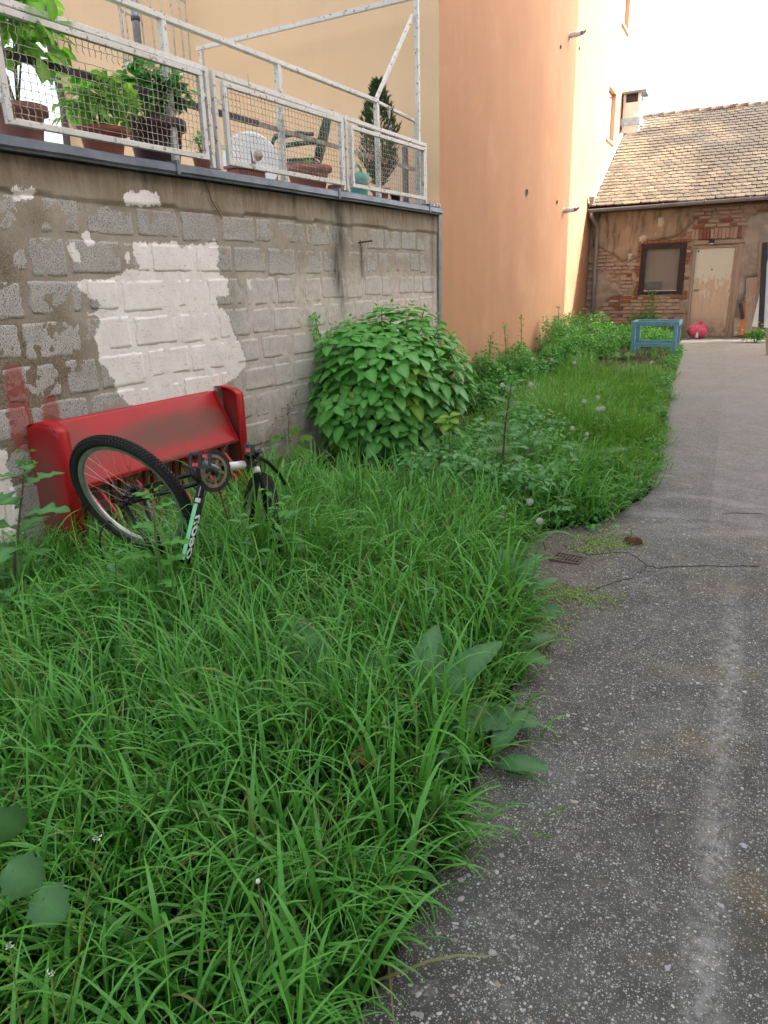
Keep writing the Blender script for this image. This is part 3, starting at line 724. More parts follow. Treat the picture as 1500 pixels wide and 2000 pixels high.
# ------------------------------------------------------------------ building across the path (casts the shade)
rb = thing('plastered_building', (6.0, 0, 0), 'tall cream plastered building on the right side of the path, shading the yard', 'building')
MB().box((0, -7, -.3), (8, 18.15, 13.6)).build('wall', M_CREAM, rb)
MB().box((-.25, -7.2, 13.6), (8.2, 18.25, 13.8)).build('roof', M_RIDGE, rb)

# ------------------------------------------------------------------ brick house
def fz(px, py): p = on_y(px, py, FY); return float(p[0]), float(p[2])
hz = lambda zx, zy: fz(1120 + zx / 3.947, 380 + zy / 3.947)     # reads the enlarged crop of the facade
bh = thing('brick_house', (-1.4, FY, .3), 'old single storey brick house with crumbling plaster and a clay tile roof', 'house')
def L_(x, y, z): return (x + 1.4, y - FY, z - .3)
W0, W1 = hz(545, 380), hz(880, 775); D0, D1 = (-1.262, 2.17), (-.425, .33)
win = (-2.31, -1.40, 1.19, 2.245); dor = (-1.262, -.425, .32, 2.165)
HX0, HX1, HZ0, HZ1 = -3.428, 1.48, -.2, 3.02
xc = np.unique(np.concatenate([np.arange(HX0, HX1, .03), [HX1]])); zc = np.arange(HZ0, HZ1 + .001, .03)
GX, GZ = np.meshgrid(xc, zc); GO = (fbm(GX * 4, GZ * 4, 4, 11) - .5) * .05 + (fbm(GX * 14, GZ * 14, 3, 12) - .5) * .022
I = np.arange(GX.size).reshape(GX.shape); cxm = (GX[:-1, :-1] + GX[1:, 1:]) / 2; czm = (GZ[:-1, :-1] + GZ[1:, 1:]) / 2
inh = ((cxm > win[0]) & (cxm < win[1]) & (czm > win[2]) & (czm < win[3])) | ((cxm > dor[0]) & (cxm < dor[1]) & (czm > dor[2]) & (czm < dor[3]))
Q = np.stack([I[:-1, :-1], I[:-1, 1:], I[1:, 1:], I[1:, :-1]], -1)[~inh]
link('mortar_face', np_mesh('mortar_face', np.stack([GX + 1.4, -GO - .004, GZ - .3], -1).reshape(-1, 3), Q, True, None, M_MORTAR), bh)
mb = MB()
for lo, hi in (((HX0, FY + .03, HZ0), (win[0], FY + .32, HZ1)), ((win[1], FY + .03, HZ0), (dor[0], FY + .32, HZ1)), ((dor[1], FY + .03, HZ0), (HX1, FY + .32, HZ1)), ((win[0], FY + .03, HZ0), (win[1], FY + .32, win[2])), ((win[0], FY + .03, win[3]), (win[1], FY + .32, HZ1)), ((dor[0], FY + .03, dor[3]), (dor[1], FY + .32, HZ1)), ((dor[0], FY + .03, HZ0), (dor[1], FY + .32, dor[2]))): mb.box(L_(*lo), L_(*hi))
mb.build('wall_core', M_MORTAR, bh)
mb = MB(); mb.box(L_(HX0, 25.6, -.2), L_(HX1, 25.8, 3.0)); mb.box(L_(HX1 - .2, FY + .33, -.2), L_(HX1, 25.6, 3.0)); mb.box(L_(HX0, FY + .33, -.2), L_(HX0 + .1, 25.6, 3.0)); mb.box(L_(HX0, FY + .6, -.25), L_(HX1, 25.6, .3)); mb.build('rear_wall', M_CURTAIN, bh)
# plaster sheets still on the wall, proud of the bricks, ragged outline
def ragged(name, pts, m, off, th, parent, jag=.03, res=.03):
    P = np.array(pts); x0, z0 = P.min(0) - .05; x1, z1 = P.max(0) + .05
    X, Z = np.meshgrid(np.arange(x0, x1, res), np.arange(z0, z1, res))
    sd = sdist(X, Z, P) + (fbm(X * 9, Z * 9, 4, 31) - .5) * jag * 2
    o_ = off + np.clip(sd / .04, 0, 1) * th + (fbm(X * 5, Z * 5, 4, 13) - .5) * .03 + (fbm(X * 22, Z * 22, 2, 14) - .5) * .008
    o_ = np.where(sd < .0, off - .03, o_)
    keep = (sd[:-1, :-1] > -.03) & (sd[1:, 1:] > -.03)
    I = np.arange(X.size).reshape(X.shape); Q = np.stack([I[:-1, :-1], I[:-1, 1:], I[1:, 1:], I[1:, :-1]], -1)[keep]
    return link(name, np_mesh(name, np.stack([X + 1.4, -o_, Z - .3], -1).reshape(-1, 3), Q, True, None, m), parent)
PL1 = [hz(*q) for q in ((150, 110), (400, 118), (930, 100), (925, 200), (870, 262), (810, 325), (700, 338), (600, 345), (530, 355), (512, 400), (500, 480), (440, 500), (390, 505), (355, 500), (320, 460), (250, 440), (190, 405), (150, 400))]
PL2 = [hz(*q) for q in ((1310, 390), (1340, 230), (1370, 150), (1500, 130), (1640, 120), (1640, 600), (1500, 620), (1420, 630), (1340, 640), (1320, 800), (1262, 830), (1275, 560))]
PL3 = [hz(*q) for q in ((190, 590), (240, 580), (300, 620), (330, 700), (400, 770), (300, 790), (230, 860), (170, 900), (150, 700))]
ragged('plaster_patch', PL1, M_FPLAST, .045, .02, bh); ragged('plaster_patch', PL2, M_GPLAST, .04, .02, bh, .05)['label'] = 'crumbling grey plaster'
ragged('plaster_patch', PL3, M_MORTAR, .028, .012, bh, .04)
for q in ([(655, 175), (700, 175), (705, 215), (685, 250), (655, 255)], [(505, 330), (545, 305), (580, 325), (560, 345), (515, 370)], [(420, 455), (470, 460), (440, 495), (425, 500)]):
    ragged('plaster_chip', [hz(*p) for p in q], M_CREAM, .075, .008, bh, .015, .02)
# bricks
bmesh_var = []
for i in range(6):
    mb = MB(); r_ = random.Random(i); vs = []
    for y in (.05, 0):
        for (x, z) in ((-1, -1), (1, -1), (1, 1), (-1, 1)):
            vs.append((x * .5 * (1 - (.02 + .03 * r_.random() if y == 0 else 0)), -.5 * (1 if y == 0 else 0) + 0, z * .5 * (1 - (.06 + .14 * r_.random() if y == 0 else 0))))
    mb.add(vs, [(4, 5, 6, 7), (0, 1, 5, 4), (1, 2, 6, 5), (2, 3, 7, 6), (3, 0, 4, 7)])
    me = bpy.data.meshes.new('brick'); me.from_pydata(mb.v, [], mb.f); me.materials.append(M_BRICK); me.update(); bmesh_var.append(me)
redm = bmesh_var[0].copy(); redm.materials.clear(); redm.materials.append(M_BRICKR)
PLS = [PL1, PL2]
def brick(x, z, w, h, off=.03, red=False, rot=0):
    me = redm if red else random.choice(bmesh_var)
    mw = Matrix.Translation(L_(x, FY - .004, z)) @ Matrix.Rotation(rot, 4, 'Y') @ Matrix.Diagonal((w, off * 2, h, 1))
    link('brick', me, bh, None, mw)
nb_ = 0; row = 0; z = .30
while z < 2.98:
    x = HX0 + (0 if row % 2 else .13)
    while x < .62:
        w = .25 * random.uniform(.85, 1.05); w = w if random.random() < .7 else .13
        cxp, czp = x + w / 2, z
        inside = any(sdist(np.array([cxp]), np.array([czp]), P)[0] > -.02 for P in PLS)
        inwin = win[0] - .10 < cxp < win[1] + .06 and win[2] - .09 < czp < win[3] + .09 or win[0] - .0 < cxp + w / 2 and cxp - w / 2 < win[1] and win[2] - .05 < czp < win[3] + .05
        indor = dor[0] - .03 < cxp + w / 2 and cxp - w / 2 < dor[1] + .14 and czp < dor[3] + .36 and czp > .0
        skip = sdist(np.array([cxp]), np.array([czp]), PL3)[0] > .0
        if not (inside or inwin or indor or skip) and random.random() < .93 and nb_ < 285:
            isred = random.random() < (.28 if (-3.0 < cxp < -2.3 and czp < 1.9) else .08)
            brick(cxp, czp + random.uniform(-.006, .006), w - random.uniform(.012, .03), .062 * random.uniform(.9, 1.05), random.uniform(.026, .044), isred); nb_ += 1
        x += w
    z += .078; row += 1
# raw red reveals round the window, soldier course over the door
zz_ = win[2] - .02
while zz_ < win[3] + .02:
    for sx, x in ((-1, win[0] - .045), (1, win[1] + .035)):
        if random.random() < .85: brick(x + random.uniform(-.02, .02), zz_, .085 * random.uniform(.6, 1.25), .06, random.uniform(.025, .05), random.random() < .7, random.uniform(-.08, .08))
    zz_ += .075
x = win[0] - .06
while x < win[1] + .05:
    brick(x, win[3] + .045 + random.uniform(-.01, .01), .105, .06, random.uniform(.03, .05), True); x += .112
    brick(x - .112, win[2] - .05, .105, .05, random.uniform(.02, .035), random.random() < .5)
x = -1.30
while x < -.36:
    brick(x, dor[3] + .235, .062, .24 * random.uniform(.92, 1), random.uniform(.03, .045), random.random() < .12); x += .073
# window
wn_ = MB(); a, b, c, d = win
for lo, hi in (((a + .01, FY - .03, c + .01), (b - .01, FY + .05, c + .09)), ((a + .01, FY - .03, d - .10), (b - .01, FY + .05, d - .01)), ((a + .01, FY - .03, c + .09), (a + .10, FY + .05, d - .10)), ((b - .13, FY - .03, c + .09), (b - .01, FY + .05, d - .10))): wn_.box(L_(*lo), L_(*hi))
w = wn_.build('window', M_DARKWOOD, bh, None, .006)
MB().box(L_(a + .101, FY + .012, c + .091), L_(b - .131, FY + .017, d - .101)).build('pane', M_GLASS, w)
MB().box(L_(a + .05, FY + .20, c + .03), L_(b - .05, FY + .22, d - .03)).build('blind', M_CURTAIN, w)
MB().box(L_(a + .10, FY + .06, c + .092), L_(a + .47, FY + .18, c + .28)).build('dark_box', M_BLACK, w)
MB().box(L_(a + .10, FY + .00, c + .085), L_(b - .13, FY + .010, c + .105)).build('sill', M_WPAINT, w)
# door
MB().box(L_(dor[0] + .055, FY + .00, dor[2] + .02), L_(dor[1] - .055, FY + .04, dor[3] - .05)).build('door', M_DOOR, bh)
door = bpy.data.objects['door']
mb = MB()
mb.box(L_(dor[0], FY - .035, dor[2]), L_(dor[0] + .05, FY + .05, dor[3] - .045)); mb.box(L_(dor[1] - .05, FY - .035, dor[2]), L_(dor[1], FY + .05, dor[3] - .045)); mb.box(L_(dor[0], FY - .03, dor[3] - .044), L_(dor[1], FY + .05, dor[3]))
mb.build('door_frame', M_WOOD, bh, None, .004)
MB().box(L_(dor[1] + .003, FY - .06, dor[2] + .0), L_(dor[1] + .105, FY + .02, dor[3] + .02)).build('post', M_WOOD, bh, None, .008)
MB().box(L_(dor[0] - .02, FY - .05, dor[3] + .03), L_(dor[1] + .22, FY + .02, dor[3] + .105)).build('lintel', M_WOOD, bh, None, .01)
for zx, zy, r_ in ((965, 437, .018), (1068, 578, .016)):
    x, z = hz(zx, zy); MB().tube([L_(x, FY + .004, z), L_(x, FY - .012, z)], r_, 12).build('lock', M_BLACK, door)
x, z = hz(948, 738); MB().bar(L_(x - .05, FY - .012, z), L_(x + .07, FY - .012, z + .01), .012).build('handle', M_RUST, door)
x, z = hz(1067, 366); mb = MB(); mb.box(L_(x - .05, FY - .13, z - .02), L_(x + .05, FY - .052, z + .05)); mb.build('door_lamp', M_BLACK, bh, None, .006)
MB().box(L_(x - .035, FY - .115, z - .045), L_(x + .035, FY - .065, z - .022)).build('lens', M_WPAINT, bpy.data.objects['door_lamp'])
MB().box(L_(dor[0] - .05, FY - .35, .22), L_(dor[1] + .1, FY + .0, dor[2] + .0)).build('threshold', M_PATH, bh, None, .012)
# roof: eave to ridge
EV = np.array([0, 16.93, 3.045]); RD = np.array([0, 21.15, 5.40]); sl_ = RD - EV; SLn = np.linalg.norm(sl_); sd_ = sl_ / SLn; up_ = np.array([0, -sd_[2], sd_[1]])
rx0, rx1 = KX + .01, 1.6
mb = MB(); e, r_ = EV - up_ * .03, RD - up_ * .03
mb.add([L_(rx0, e[1], e[2]), L_(rx1, e[1], e[2]), L_(rx1, r_[1], r_[2]), L_(rx0, r_[1], r_[2]), L_(rx0, e[1] + .02, e[2] - .07), L_(rx1, e[1] + .02, e[2] - .07), L_(rx1, 25.7, 3.0), L_(rx0, 25.7, 3.0)], [(0, 1, 2, 3), (4, 5, 1, 0), (3, 2, 6, 7)])
roof = mb.build('roof', M_DARKWOOD, bh)
tm = []
for i in range(8):
    r_2 = random.Random(i + 50); w = .168 + .008 * r_2.random(); L = .28; th = .024; out = []
    for k in range(5):
        a = PI * k / 4; out.append((-w / 2 * math.cos(a), -.035 * math.sin(a) * (.8 + .4 * r_2.random())))
    out = [(-w / 2, L)] + out + [(w / 2, L)]
    mb = MB(); nn = len(out)
    mb.add([(x, y, 0) for x, y in out] + [(x, y, th) for x, y in out], [tuple(range(nn, 2 * nn))] + [((i_ + 1) % nn, i_, nn + i_, nn + (i_ + 1) % nn) for i_ in range(nn)])
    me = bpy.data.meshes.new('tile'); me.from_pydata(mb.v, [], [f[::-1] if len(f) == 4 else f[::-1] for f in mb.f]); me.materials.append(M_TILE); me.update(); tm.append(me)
rows = 30; step = (SLn + .02) / rows; placed = 0; rest_v = []; rest_f = []
ncol = int((rx1 - rx0) / .178)
for rr in range(rows):
    for cc in range(ncol):
        x = rx0 + .09 + cc * .178 + (.089 if rr % 2 else 0) + random.uniform(-.006, .006)
        if x > 1.5: continue
        sag = (float(fbm(np.array([x * .8]), np.array([rr * .15]), 2, 77)[0]) - .5) * .05
        P = EV + sd_ * (rr * step - .03 + random.uniform(-.012, .012)) + up_ * (.004 + .014 * 1.4 + sag)
        tilt = math.atan2(sd_[2], sd_[1]) - .085 + random.uniform(-.02, .02)
        mw = Matrix.Translation(L_(x, P[1], P[2])) @ Matrix.Rotation(tilt, 4, 'X') @ Matrix.Rotation(random.uniform(-.035, .035), 4, 'Z')
        me = random.choice(tm)
        if placed < 300 and x < .55:
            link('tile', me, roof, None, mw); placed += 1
        else:
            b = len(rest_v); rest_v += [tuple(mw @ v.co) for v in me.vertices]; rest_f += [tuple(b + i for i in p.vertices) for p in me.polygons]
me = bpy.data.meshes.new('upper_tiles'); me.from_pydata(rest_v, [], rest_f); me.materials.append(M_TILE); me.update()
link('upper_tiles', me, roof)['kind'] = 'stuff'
# ridge tiles
x = rx0 + .34; k = 0
while x < 1.5:
    prof = [(.115 * math.cos(a), .075 * math.sin(a)) for a in np.linspace(-.15, PI + .15, 9)]; vs = []
    for j, xx in enumerate((0, .32)):
        s = 1.0 if j else 1.12
        for (p, q) in prof: vs.append((xx, p * s, q * s))
    mb = MB(); mb.add(vs, [(i, i + 1, 9 + i + 1, 9 + i) for i in range(8)] + [tuple(range(9)), tuple(range(17, 8, -1))], True)
    mb.build('ridge_tile', M_RIDGE, roof, Matrix.Translation(L_(x, 21.15, 5.40 + random.uniform(-.012, .012) + .01 * math.sin(x * 2))) @ Matrix.Rotation(random.uniform(-.05, .05), 4, 'Y')); x += .27
# white verge strip against the orange wall, chimney
p0, p1 = EV - sd_ * .02 + up_ * .07, RD + up_ * .07
MB().bar(L_(KX + .05, p0[1], p0[2]), L_(KX + .05, p1[1], p1[2]), .08, .03).build('verge_strip', M_WPANEL, roof)
ch = MB(); cx0, cx1, cy0, cy1 = -3.40, -3.00, 20.25, 20.7
ch.box(L_(cx0, cy0, 4.9), L_(cx1, cy1, 5.62)); cho = ch.build('chimney', M_PALE, bh, None, .01)
MB().box(L_(cx0 - .03, cy0 - .03, 5.12), L_(cx1 + .03, cy1 + .03, 5.28)).build('flashing', M_BLUEL, cho)
mb = MB()
for x in (cx0 + .03, cx1 - .03):
    for y in (cy0 + .03, cy1 - .03): mb.bar(L_(x, y, 5.62), L_(x, y, 5.80), .06)
mb.build('cap_post', M_PALE, cho); MB().box(L_(cx0 - .08, cy0 - .08, 5.80), L_(cx1 + .12, cy1 + .08, 5.85)).build('cap', M_GREYM, cho)
MB().box(L_(cx0 + .07, cy0 + .02, 5.621), L_(cx1 - .07, cy1 - .02, 5.78)).build('flue', M_BLACK, cho)
# gutter, downpipe
g0 = np.array([-3.40, 16.86, 2.985]); g1 = np.array([1.45, 16.86, 3.03]); mb = MB(); vs = []; n = 10
for P in (g0, g1):
    for k in range(9):
        a = PI + PI * k / 8; vs.append(L_(P[0], P[1] + .065 * math.cos(a), P[2] + .065 * math.sin(a)))
    for k in range(9):
        a = 2 * PI - PI * k / 8; vs.append(L_(P[0], P[1] + .060 * math.cos(a), P[2] + .060 * math.sin(a)))
mb.add(vs, [(i, (i + 1) % 18, 18 + (i + 1) % 18, 18 + i) for i in range(18)] + [tuple(range(18))], True); gut = mb.build('gutter', M_GUTTER, bh)
for x in (-2.7, -1.9, -1.1, -.3, .4):
    zz = g0[2] + (x + 3.4) * .0093; mb = MB(); mb.tube([L_(x, 16.86 + .07 * math.cos(a), zz + .07 * math.sin(a)) for a in np.linspace(PI - .2, 2 * PI + .2, 9)], .008, 5); mb.build('bracket', M_GUTTER, gut)
mb = MB(); mb.tube([L_(-3.34, 16.86, 2.93), L_(-3.34, 16.88, 2.85), L_(-3.27, 17.12, 2.68), L_(-3.26, 17.19, 2.58), L_(-3.26, 17.19, 1.6), L_(-3.26, 17.19, .35)], .04, 12); dp = mb.build('downpipe', M_GUTTER, bh)
MB().lathe([(.075, 2.93), (.045, 2.80)], 12, Matrix.Translation(L_(-3.34, 16.86, .3))).build('hopper', M_GUTTER, dp)
MB().box(L_(-3.43, 16.95, 2.93), L_(1.5, 17.24, 2.99)).build('soffit_board', M_DARKWOOD, bh)

# ================================================================== TERRACE
WR = wall.rotation_euler[2]
def tl(u, off, z): return (u, -off, z)        # local coordinates of anything parented at the wall corner
rail = thing('inner_railing', (KX, KY, 0), 'taller inner white metal railing with posts and two rails along the terrace edge', 'railing', rz=WR)
for u in (-7.1, -5.6, -4.0, -2.74, -1.14, -.265):
    MB().bar(tl(u, -.12, 2.425), tl(u, -.12, 3.335 if u < -.5 else 3.30), .045, .045, (0, 1, 0)).build('post', M_WHITE, rail, None, .003)
MB().bar(tl(-7.6, -.12, 3.36), tl(-1.12, -.12, 3.34), .05, .035).build('top_rail', M_WHITE, rail, None, .003)
MB().bar(tl(-1.12, -.12, 3.335), tl(-.20, -.12, 3.285), .035, .03).build('top_rail', M_WHITE, rail, None, .003)
MB().bar(tl(-7.6, -.155, 2.90), tl(-3.0, -.155, 2.86), .02, .045).build('middle_rail', M_DARKRAIL, rail)
MB().bar(tl(-3.0, -.155, 2.86), tl(-.25, -.155, 2.81), .02, .035).build('middle_rail', M_WIRE, rail)
MB().bar(tl(-.92, -.10, 3.05), tl(-.92, -.10, 3.33), .022).build('short_post', M_WHITE, rail)
outr = thing('mesh_railing', (KX, KY, 0), 'lower outer white railing with three framed wire mesh panels on the ledge', 'railing', rz=WR)
def hrail(u0, u1, z0=3.07, z1=3.065): MB().bar(tl(u0, .02, z0), tl(u1, .02, z1), .035, .035).build('handrail', M_WHITE, outr, None, .003)
hrail(-7.4, -3.765, 3.085, 3.065); hrail(-3.695, -2.03, 3.06, 3.045); hrail(-1.975, -.33, 3.045, 3.03)
for u in (-7.42, -5.46, -3.775, -3.70, -2.025, -1.965, -.345):
    if u == -5.46: continue
    MB().bar(tl(u, .02, 2.43), tl(u, .02, 3.08 if u < -3 else 3.05), .034, .034, (0, 1, 0)).build('post', M_WHITE, outr, None, .003)
def panel(u0, u1, z0, z1, missing=False):
    p = MB(); o_ = .045; t_ = .035
    p.bar(tl(u0, o_, z0), tl(u1, o_, z0), t_, t_).bar(tl(u0, o_, z1), tl(u1, o_, z1), t_, t_)
    fr = p.build('panel_frame', M_WHITE, outr, None, .003)
    MB().bar(tl(u0 + .017, o_, z0 + .018), tl(u0 + .017, o_, z1 - .018), t_, t_ - .002, (0, 1, 0)).build('stile', M_WHITE, fr)
    MB().bar(tl(u1 - .017, o_, z0 + .018), tl(u1 - .017, o_, z1 - .018), t_, t_ - .002, (0, 1, 0)).build('stile', M_WHITE, fr)
    w = MB(); sp = .043; n = int((u1 - u0 - .07) / sp)
    for i in range(n):
        u = u0 + .035 + sp * (i + .5); top = z1 - .018; bot = z0 + .018
        if missing and -5.25 < u < -4.35:                  # wires torn away at the top left panel
            w.tube([tl(u + .006 * math.sin(q * 2.2 + i), o_ + .004 * (-1) ** q, top - .02 * q) for q in range(5)], .0022, 4, False); top -= .15 + .03 * math.sin(i * 2)
        if missing and -4.75 < u < -4.62: bot += .07
        m_ = max(4, int((top - bot) / sp * 2))
        w.tube([tl(u + .0035 * math.sin(q * PI / 1 + i) + random.uniform(-.001, .001), o_ + .004 * (-1) ** q, bot + (top - bot) * q / m_) for q in range(m_ + 1)], .0022, 4, False)
    for j in range(int((z1 - z0 - .04) / sp)):
        z = z0 + .02 + sp * (j + .6)
        if missing and j == 9: continue
        w.tube([tl(u0 + .03 + (u1 - u0 - .06) * q / 40, o_ + .004 * (-1) ** (q + j), z + random.uniform(-.0015, .0015)) for q in range(41)], .0022, 4, False)
    w.build('wire_mesh', M_WIRE, fr)['kind'] = 'stuff'
    for uu in (u0 + .017, u1 - .017):
        s = -1 if uu < (u0 + u1) / 2 else 1
        for zz in (z0 + .1, z1 - .12): MB().bar(tl(uu + s * .018, .035, zz), tl(uu + s * .06, .03, zz), .012, .028).build('bracket', M_WHITE, fr)
panel(-5.42 - 1.55, -5.47, 2.49, 3.03); panel(-5.40, -3.845, 2.49, 3.02, True); panel(-3.635, -2.06, 2.483, 3.00); panel(-1.92, -.415, 2.483, 2.975)
MB().tube([tl(-3.33, .05, 3.0), tl(-3.34, .05, 3.12)], .003, 5).build('loose_wire', M_WIRE, outr)

# white pergola-like frame by the front wall
pg = thing('white_pole_frame', (-3.50, 8.0, 2.4), 'tall white metal pole frame with slanting braces in front of the peach wall', 'frame')
def pl(x, y, z): return (x + 3.5, y - 8.0, z - 2.4)
MB().bar(pl(-3.50, 8.0, 2.42), pl(-3.50, 8.0, 4.42), .045, .045, (0, 1, 0)).build('post', M_WHITE, pg, None, .003)
MB().bar(pl(-6.36, 8.0, 2.4), pl(-6.36, 8.0, 4.34), .045, .045, (0, 1, 0)).build('post', M_WHITE, pg, None, .003)
MB().bar(pl(-6.42, 8.0, 4.37), pl(-3.47, 8.0, 4.43), .045, .045).build('crossbar', M_WHITE, pg, None, .003)
b0 = on_y(806, 30, 7.97); uu_, zz_ = -1.14, 3.36; b1 = wp(uu_, -.12, zz_)
MB().bar(pl(*b0), pl(*b1), .03, .03).build('brace', M_WHITE, pg); 
b2 = on_y(378, 145, 6.6); MB().bar(pl(-6.36, 7.97, 4.2), pl(-6.6, 7.2, 3.75), .03, .03).build('brace', M_WHITE, pg)

# balcony cage and stove pipe high on the peach wall, dark bent pole on the far left
bc = thing('curved_balcony_cage', on_y(270, 60, 8.0), 'curved white barred balcony cage high in front of the peach wall', 'balcony')
c0 = on_y(275, 0, 8.0); xx0 = on_y(232, 60, 8.0)[0]; xx1 = on_y(305, 60, 8.0)[0]; zt_ = 6.4; zb_ = on_y(262, 130, 8.0)[2]; o_ = np.array(bc.location)
cxm_ = (xx0 + xx1) / 2 + .1; rad = (xx1 - xx0) / 2 + .15
def cp(a, z): return (cxm_ + rad * math.cos(a) - o_[0], 8.25 + rad * .9 * math.sin(a) - o_[1], z - o_[2])
for a in np.linspace(PI * .95, 2 * PI * 1.02, 13): MB().tube([cp(a, zb_), cp(a, zt_)], .011, 6).build('bar', M_WHITE, bc)
for z in (zb_, (zb_ + zt_) / 2 - .35, zt_): MB().tube([cp(a, z) for a in np.linspace(PI * .95, 2 * PI * 1.02, 24)], .022, 6).build('ring', M_WHITE, bc)
p = on_y(272, 110, 7.7); t = thing('stove_pipe', (p[0], p[1], p[2]), 'grey metal pipe with a clamp rising beside the curved balcony cage', 'pipe')
q = on_y(258, -30, 7.7) - p; MB().tube([(0, 0, 0), q], .045, 12).build('tube', M_GREYM, t); MB().tube([q * .5, q * .56], .055, 12).build('clamp', M_DARKRAIL, t)
p = on_y(130, 300, 8.3); t = thing('bent_dark_pole', (p[0], p[1], 2.4), 'dark purple bent metal pole standing left of the peach wall', 'pole')
P = [on_y(133, 300, 8.3), on_y(122, 200, 8.3), on_y(98, 90, 8.3), on_y(92, 35, 8.3), on_y(82, 8, 8.3), on_y(66, -12, 8.3), on_y(30, -40, 8.3)]
MB().tube([(0, 0, 0)] + [v - np.array([p[0], p[1], 2.4]) for v in P], .05, 10).build('tube', M_DARKRAIL, t)

# --- terrace pots and plants; d = distance behind the ledge face
def tpos(px, off, z=2.40):
    """terrace point under image column px at wall offset off"""
    u, _ = on_wall(px, 300, off); return wp(u, off, z)
def pot(px, off, r, h, m, label, ribs=False, cat='pot', z=2.40, rim=.02):
    p = tpos(px, off, z); t = thing('flower_pot', p, label, cat)
    prof = [(r * .72, 0), (r * .94, h * .82), (r + rim, h * .83), (r + rim, h), (r * .93, h), (r * .9, h * .9)]
    MB().lathe(prof, 28, None, True).build('body', m, t)
    MB().lathe([(0.001, h * .9), (r * .9, h * .9)], 20).build('soil', M_SOILP, t)
    return t, Vector([float(v) for v in p]) + Vector((0, 0, h))
def bushy(name, p, rx, ry, rz_, n, size, m, label, cat='plant', tpl=T_OV, stem=M_STEMG, nst=5, big=0, shell=.5, zc=None):
    t = thing(name, p, label, cat); g = rng
    zc = rz_ * .9 if zc is None else zc
    mb = MB()
    for i in range(nst):
        a = 2 * PI * i / nst + g.random(); e = Vector((rx * .6 * math.cos(a), ry * .6 * math.sin(a), zc + rz_ * .3 * g.random())); mb.tube([(0, 0, -.03), e * .5 + Vector((0, 0, .03)), e], [.008, .006, .003], 5)
    mb.build('stem', stem, t)
    D = g.normal(size=(n, 3)); D /= np.linalg.norm(D, axis=1, keepdims=True); D[:, 2] = np.where(D[:, 2] < -.4, -D[:, 2] * .6, D[:, 2])
    rr_ = (shell + (1 - shell) * g.random(n)) * (.85 + .3 * vnoise(D[:, 0] * 3 + 5, D[:, 1] * 3 + D[:, 2] * 3, 4)); P = D * rr_[:, None] * np.array([rx, ry, rz_]) + np.array([0, 0, zc])
    dirs = D * np.array([1, 1, .5]) + g.normal(size=(n, 3)) * .5; dirs[:, 2] -= .15
    ups = D * .6 + np.array([0, 0, 1.0]) + g.normal(size=(n, 3)) * .25
    if big:
        me = leaf_mesh('leaf', tpl, m)
        for i in range(min(big, n)): leaf_at(me, P[i], dirs[i], ups[i], size * (.7 + .6 * g.random()), t)
    if n > big:
        leaf_object('foliage', None, [scatter(tpl, P[big:], dirs[big:], ups[big:], size * (.6 + .7 * g.random(n - big)))], m, t, 'stuff')
    return t
# left tall climbing plant in the far-left pot
t, p = pot(48, -.28, .15, .25, M_TERRAD, 'faded terracotta pot at the left end of the terrace holding a tall climbing plant')
bushy('climbing_plant', p, .32, .26, .44, 280, .13, M_VINE, 'tall bright green climbing plant in the leftmost terrace pot', tpl=T_HYD, big=280, shell=.3, zc=.36)
t, p = pot(205, -.24, .15, .21, M_TERRA, 'red terracotta pot beside the dark aubergine pot')
bushy('geranium', p, .27, .25, .20, 230, .095, M_VINE, 'light green leafy geranium in the red terracotta pot', tpl=T_HYD, big=200, shell=.35, zc=.13)
t, p = pot(308, -.30, .20, .34, M_POTD, 'large dark aubergine pot behind the torn mesh panel')
bushy('lush_pot_plant', p, .25, .25, .24, 420, .085, M_POTG, 'dense dark green plant filling the large aubergine pot', tpl=T_HYD, big=250, shell=.5, zc=.16)
t = thing('flower_pot', tpos(402, -.22), 'small ribbed terracotta pot standing by the gap between mesh panels', 'pot')
mb = MB(); vs = []
for r_, z in ((.072, 0), (.098, .15)):
    for k in range(48): a = 2 * PI * k / 48; q = r_ * (1 + .05 * (k % 2)); vs.append((q * math.cos(a), q * math.sin(a), z))
mb.add(vs, [(k, (k + 1) % 48, 48 + (k + 1) % 48, 48 + k) for k in range(48)]).lathe([(.112, .15), (.112, .175), (.09, .175), (.088, .15)], 28); mb.build('body', M_TERRA, t); MB().lathe([(.001, .16), (.09, .16)], 16).build('soil', M_SOILP, t)
bushy('boxwood_sprig', tpos(395, -.22, 2.57), .085, .085, .09, 220, .026, M_VINE, 'small bright green sprig in the ribbed terracotta pot', tpl=T_OV, shell=.2)
t = thing('planter_box', tpos(478, -.30), 'rectangular brown planter box in front of the satellite dish', 'planter', rz=WR)
mb = MB(); mb.box((-.17, -.07, 0), (.17, .07, .12)); mb.build('body', M_TERRAD, t, None, .008); MB().box((-.185, -.085, .121), (.185, .085, .145)).build('rim', M_TERRAD, t, None, .004)
for q in np.linspace(-.15, .15, 12): MB().box((q - .004, -.076, .01), (q + .004, -.0705, .115)).build('rib', M_TERRAD, t)
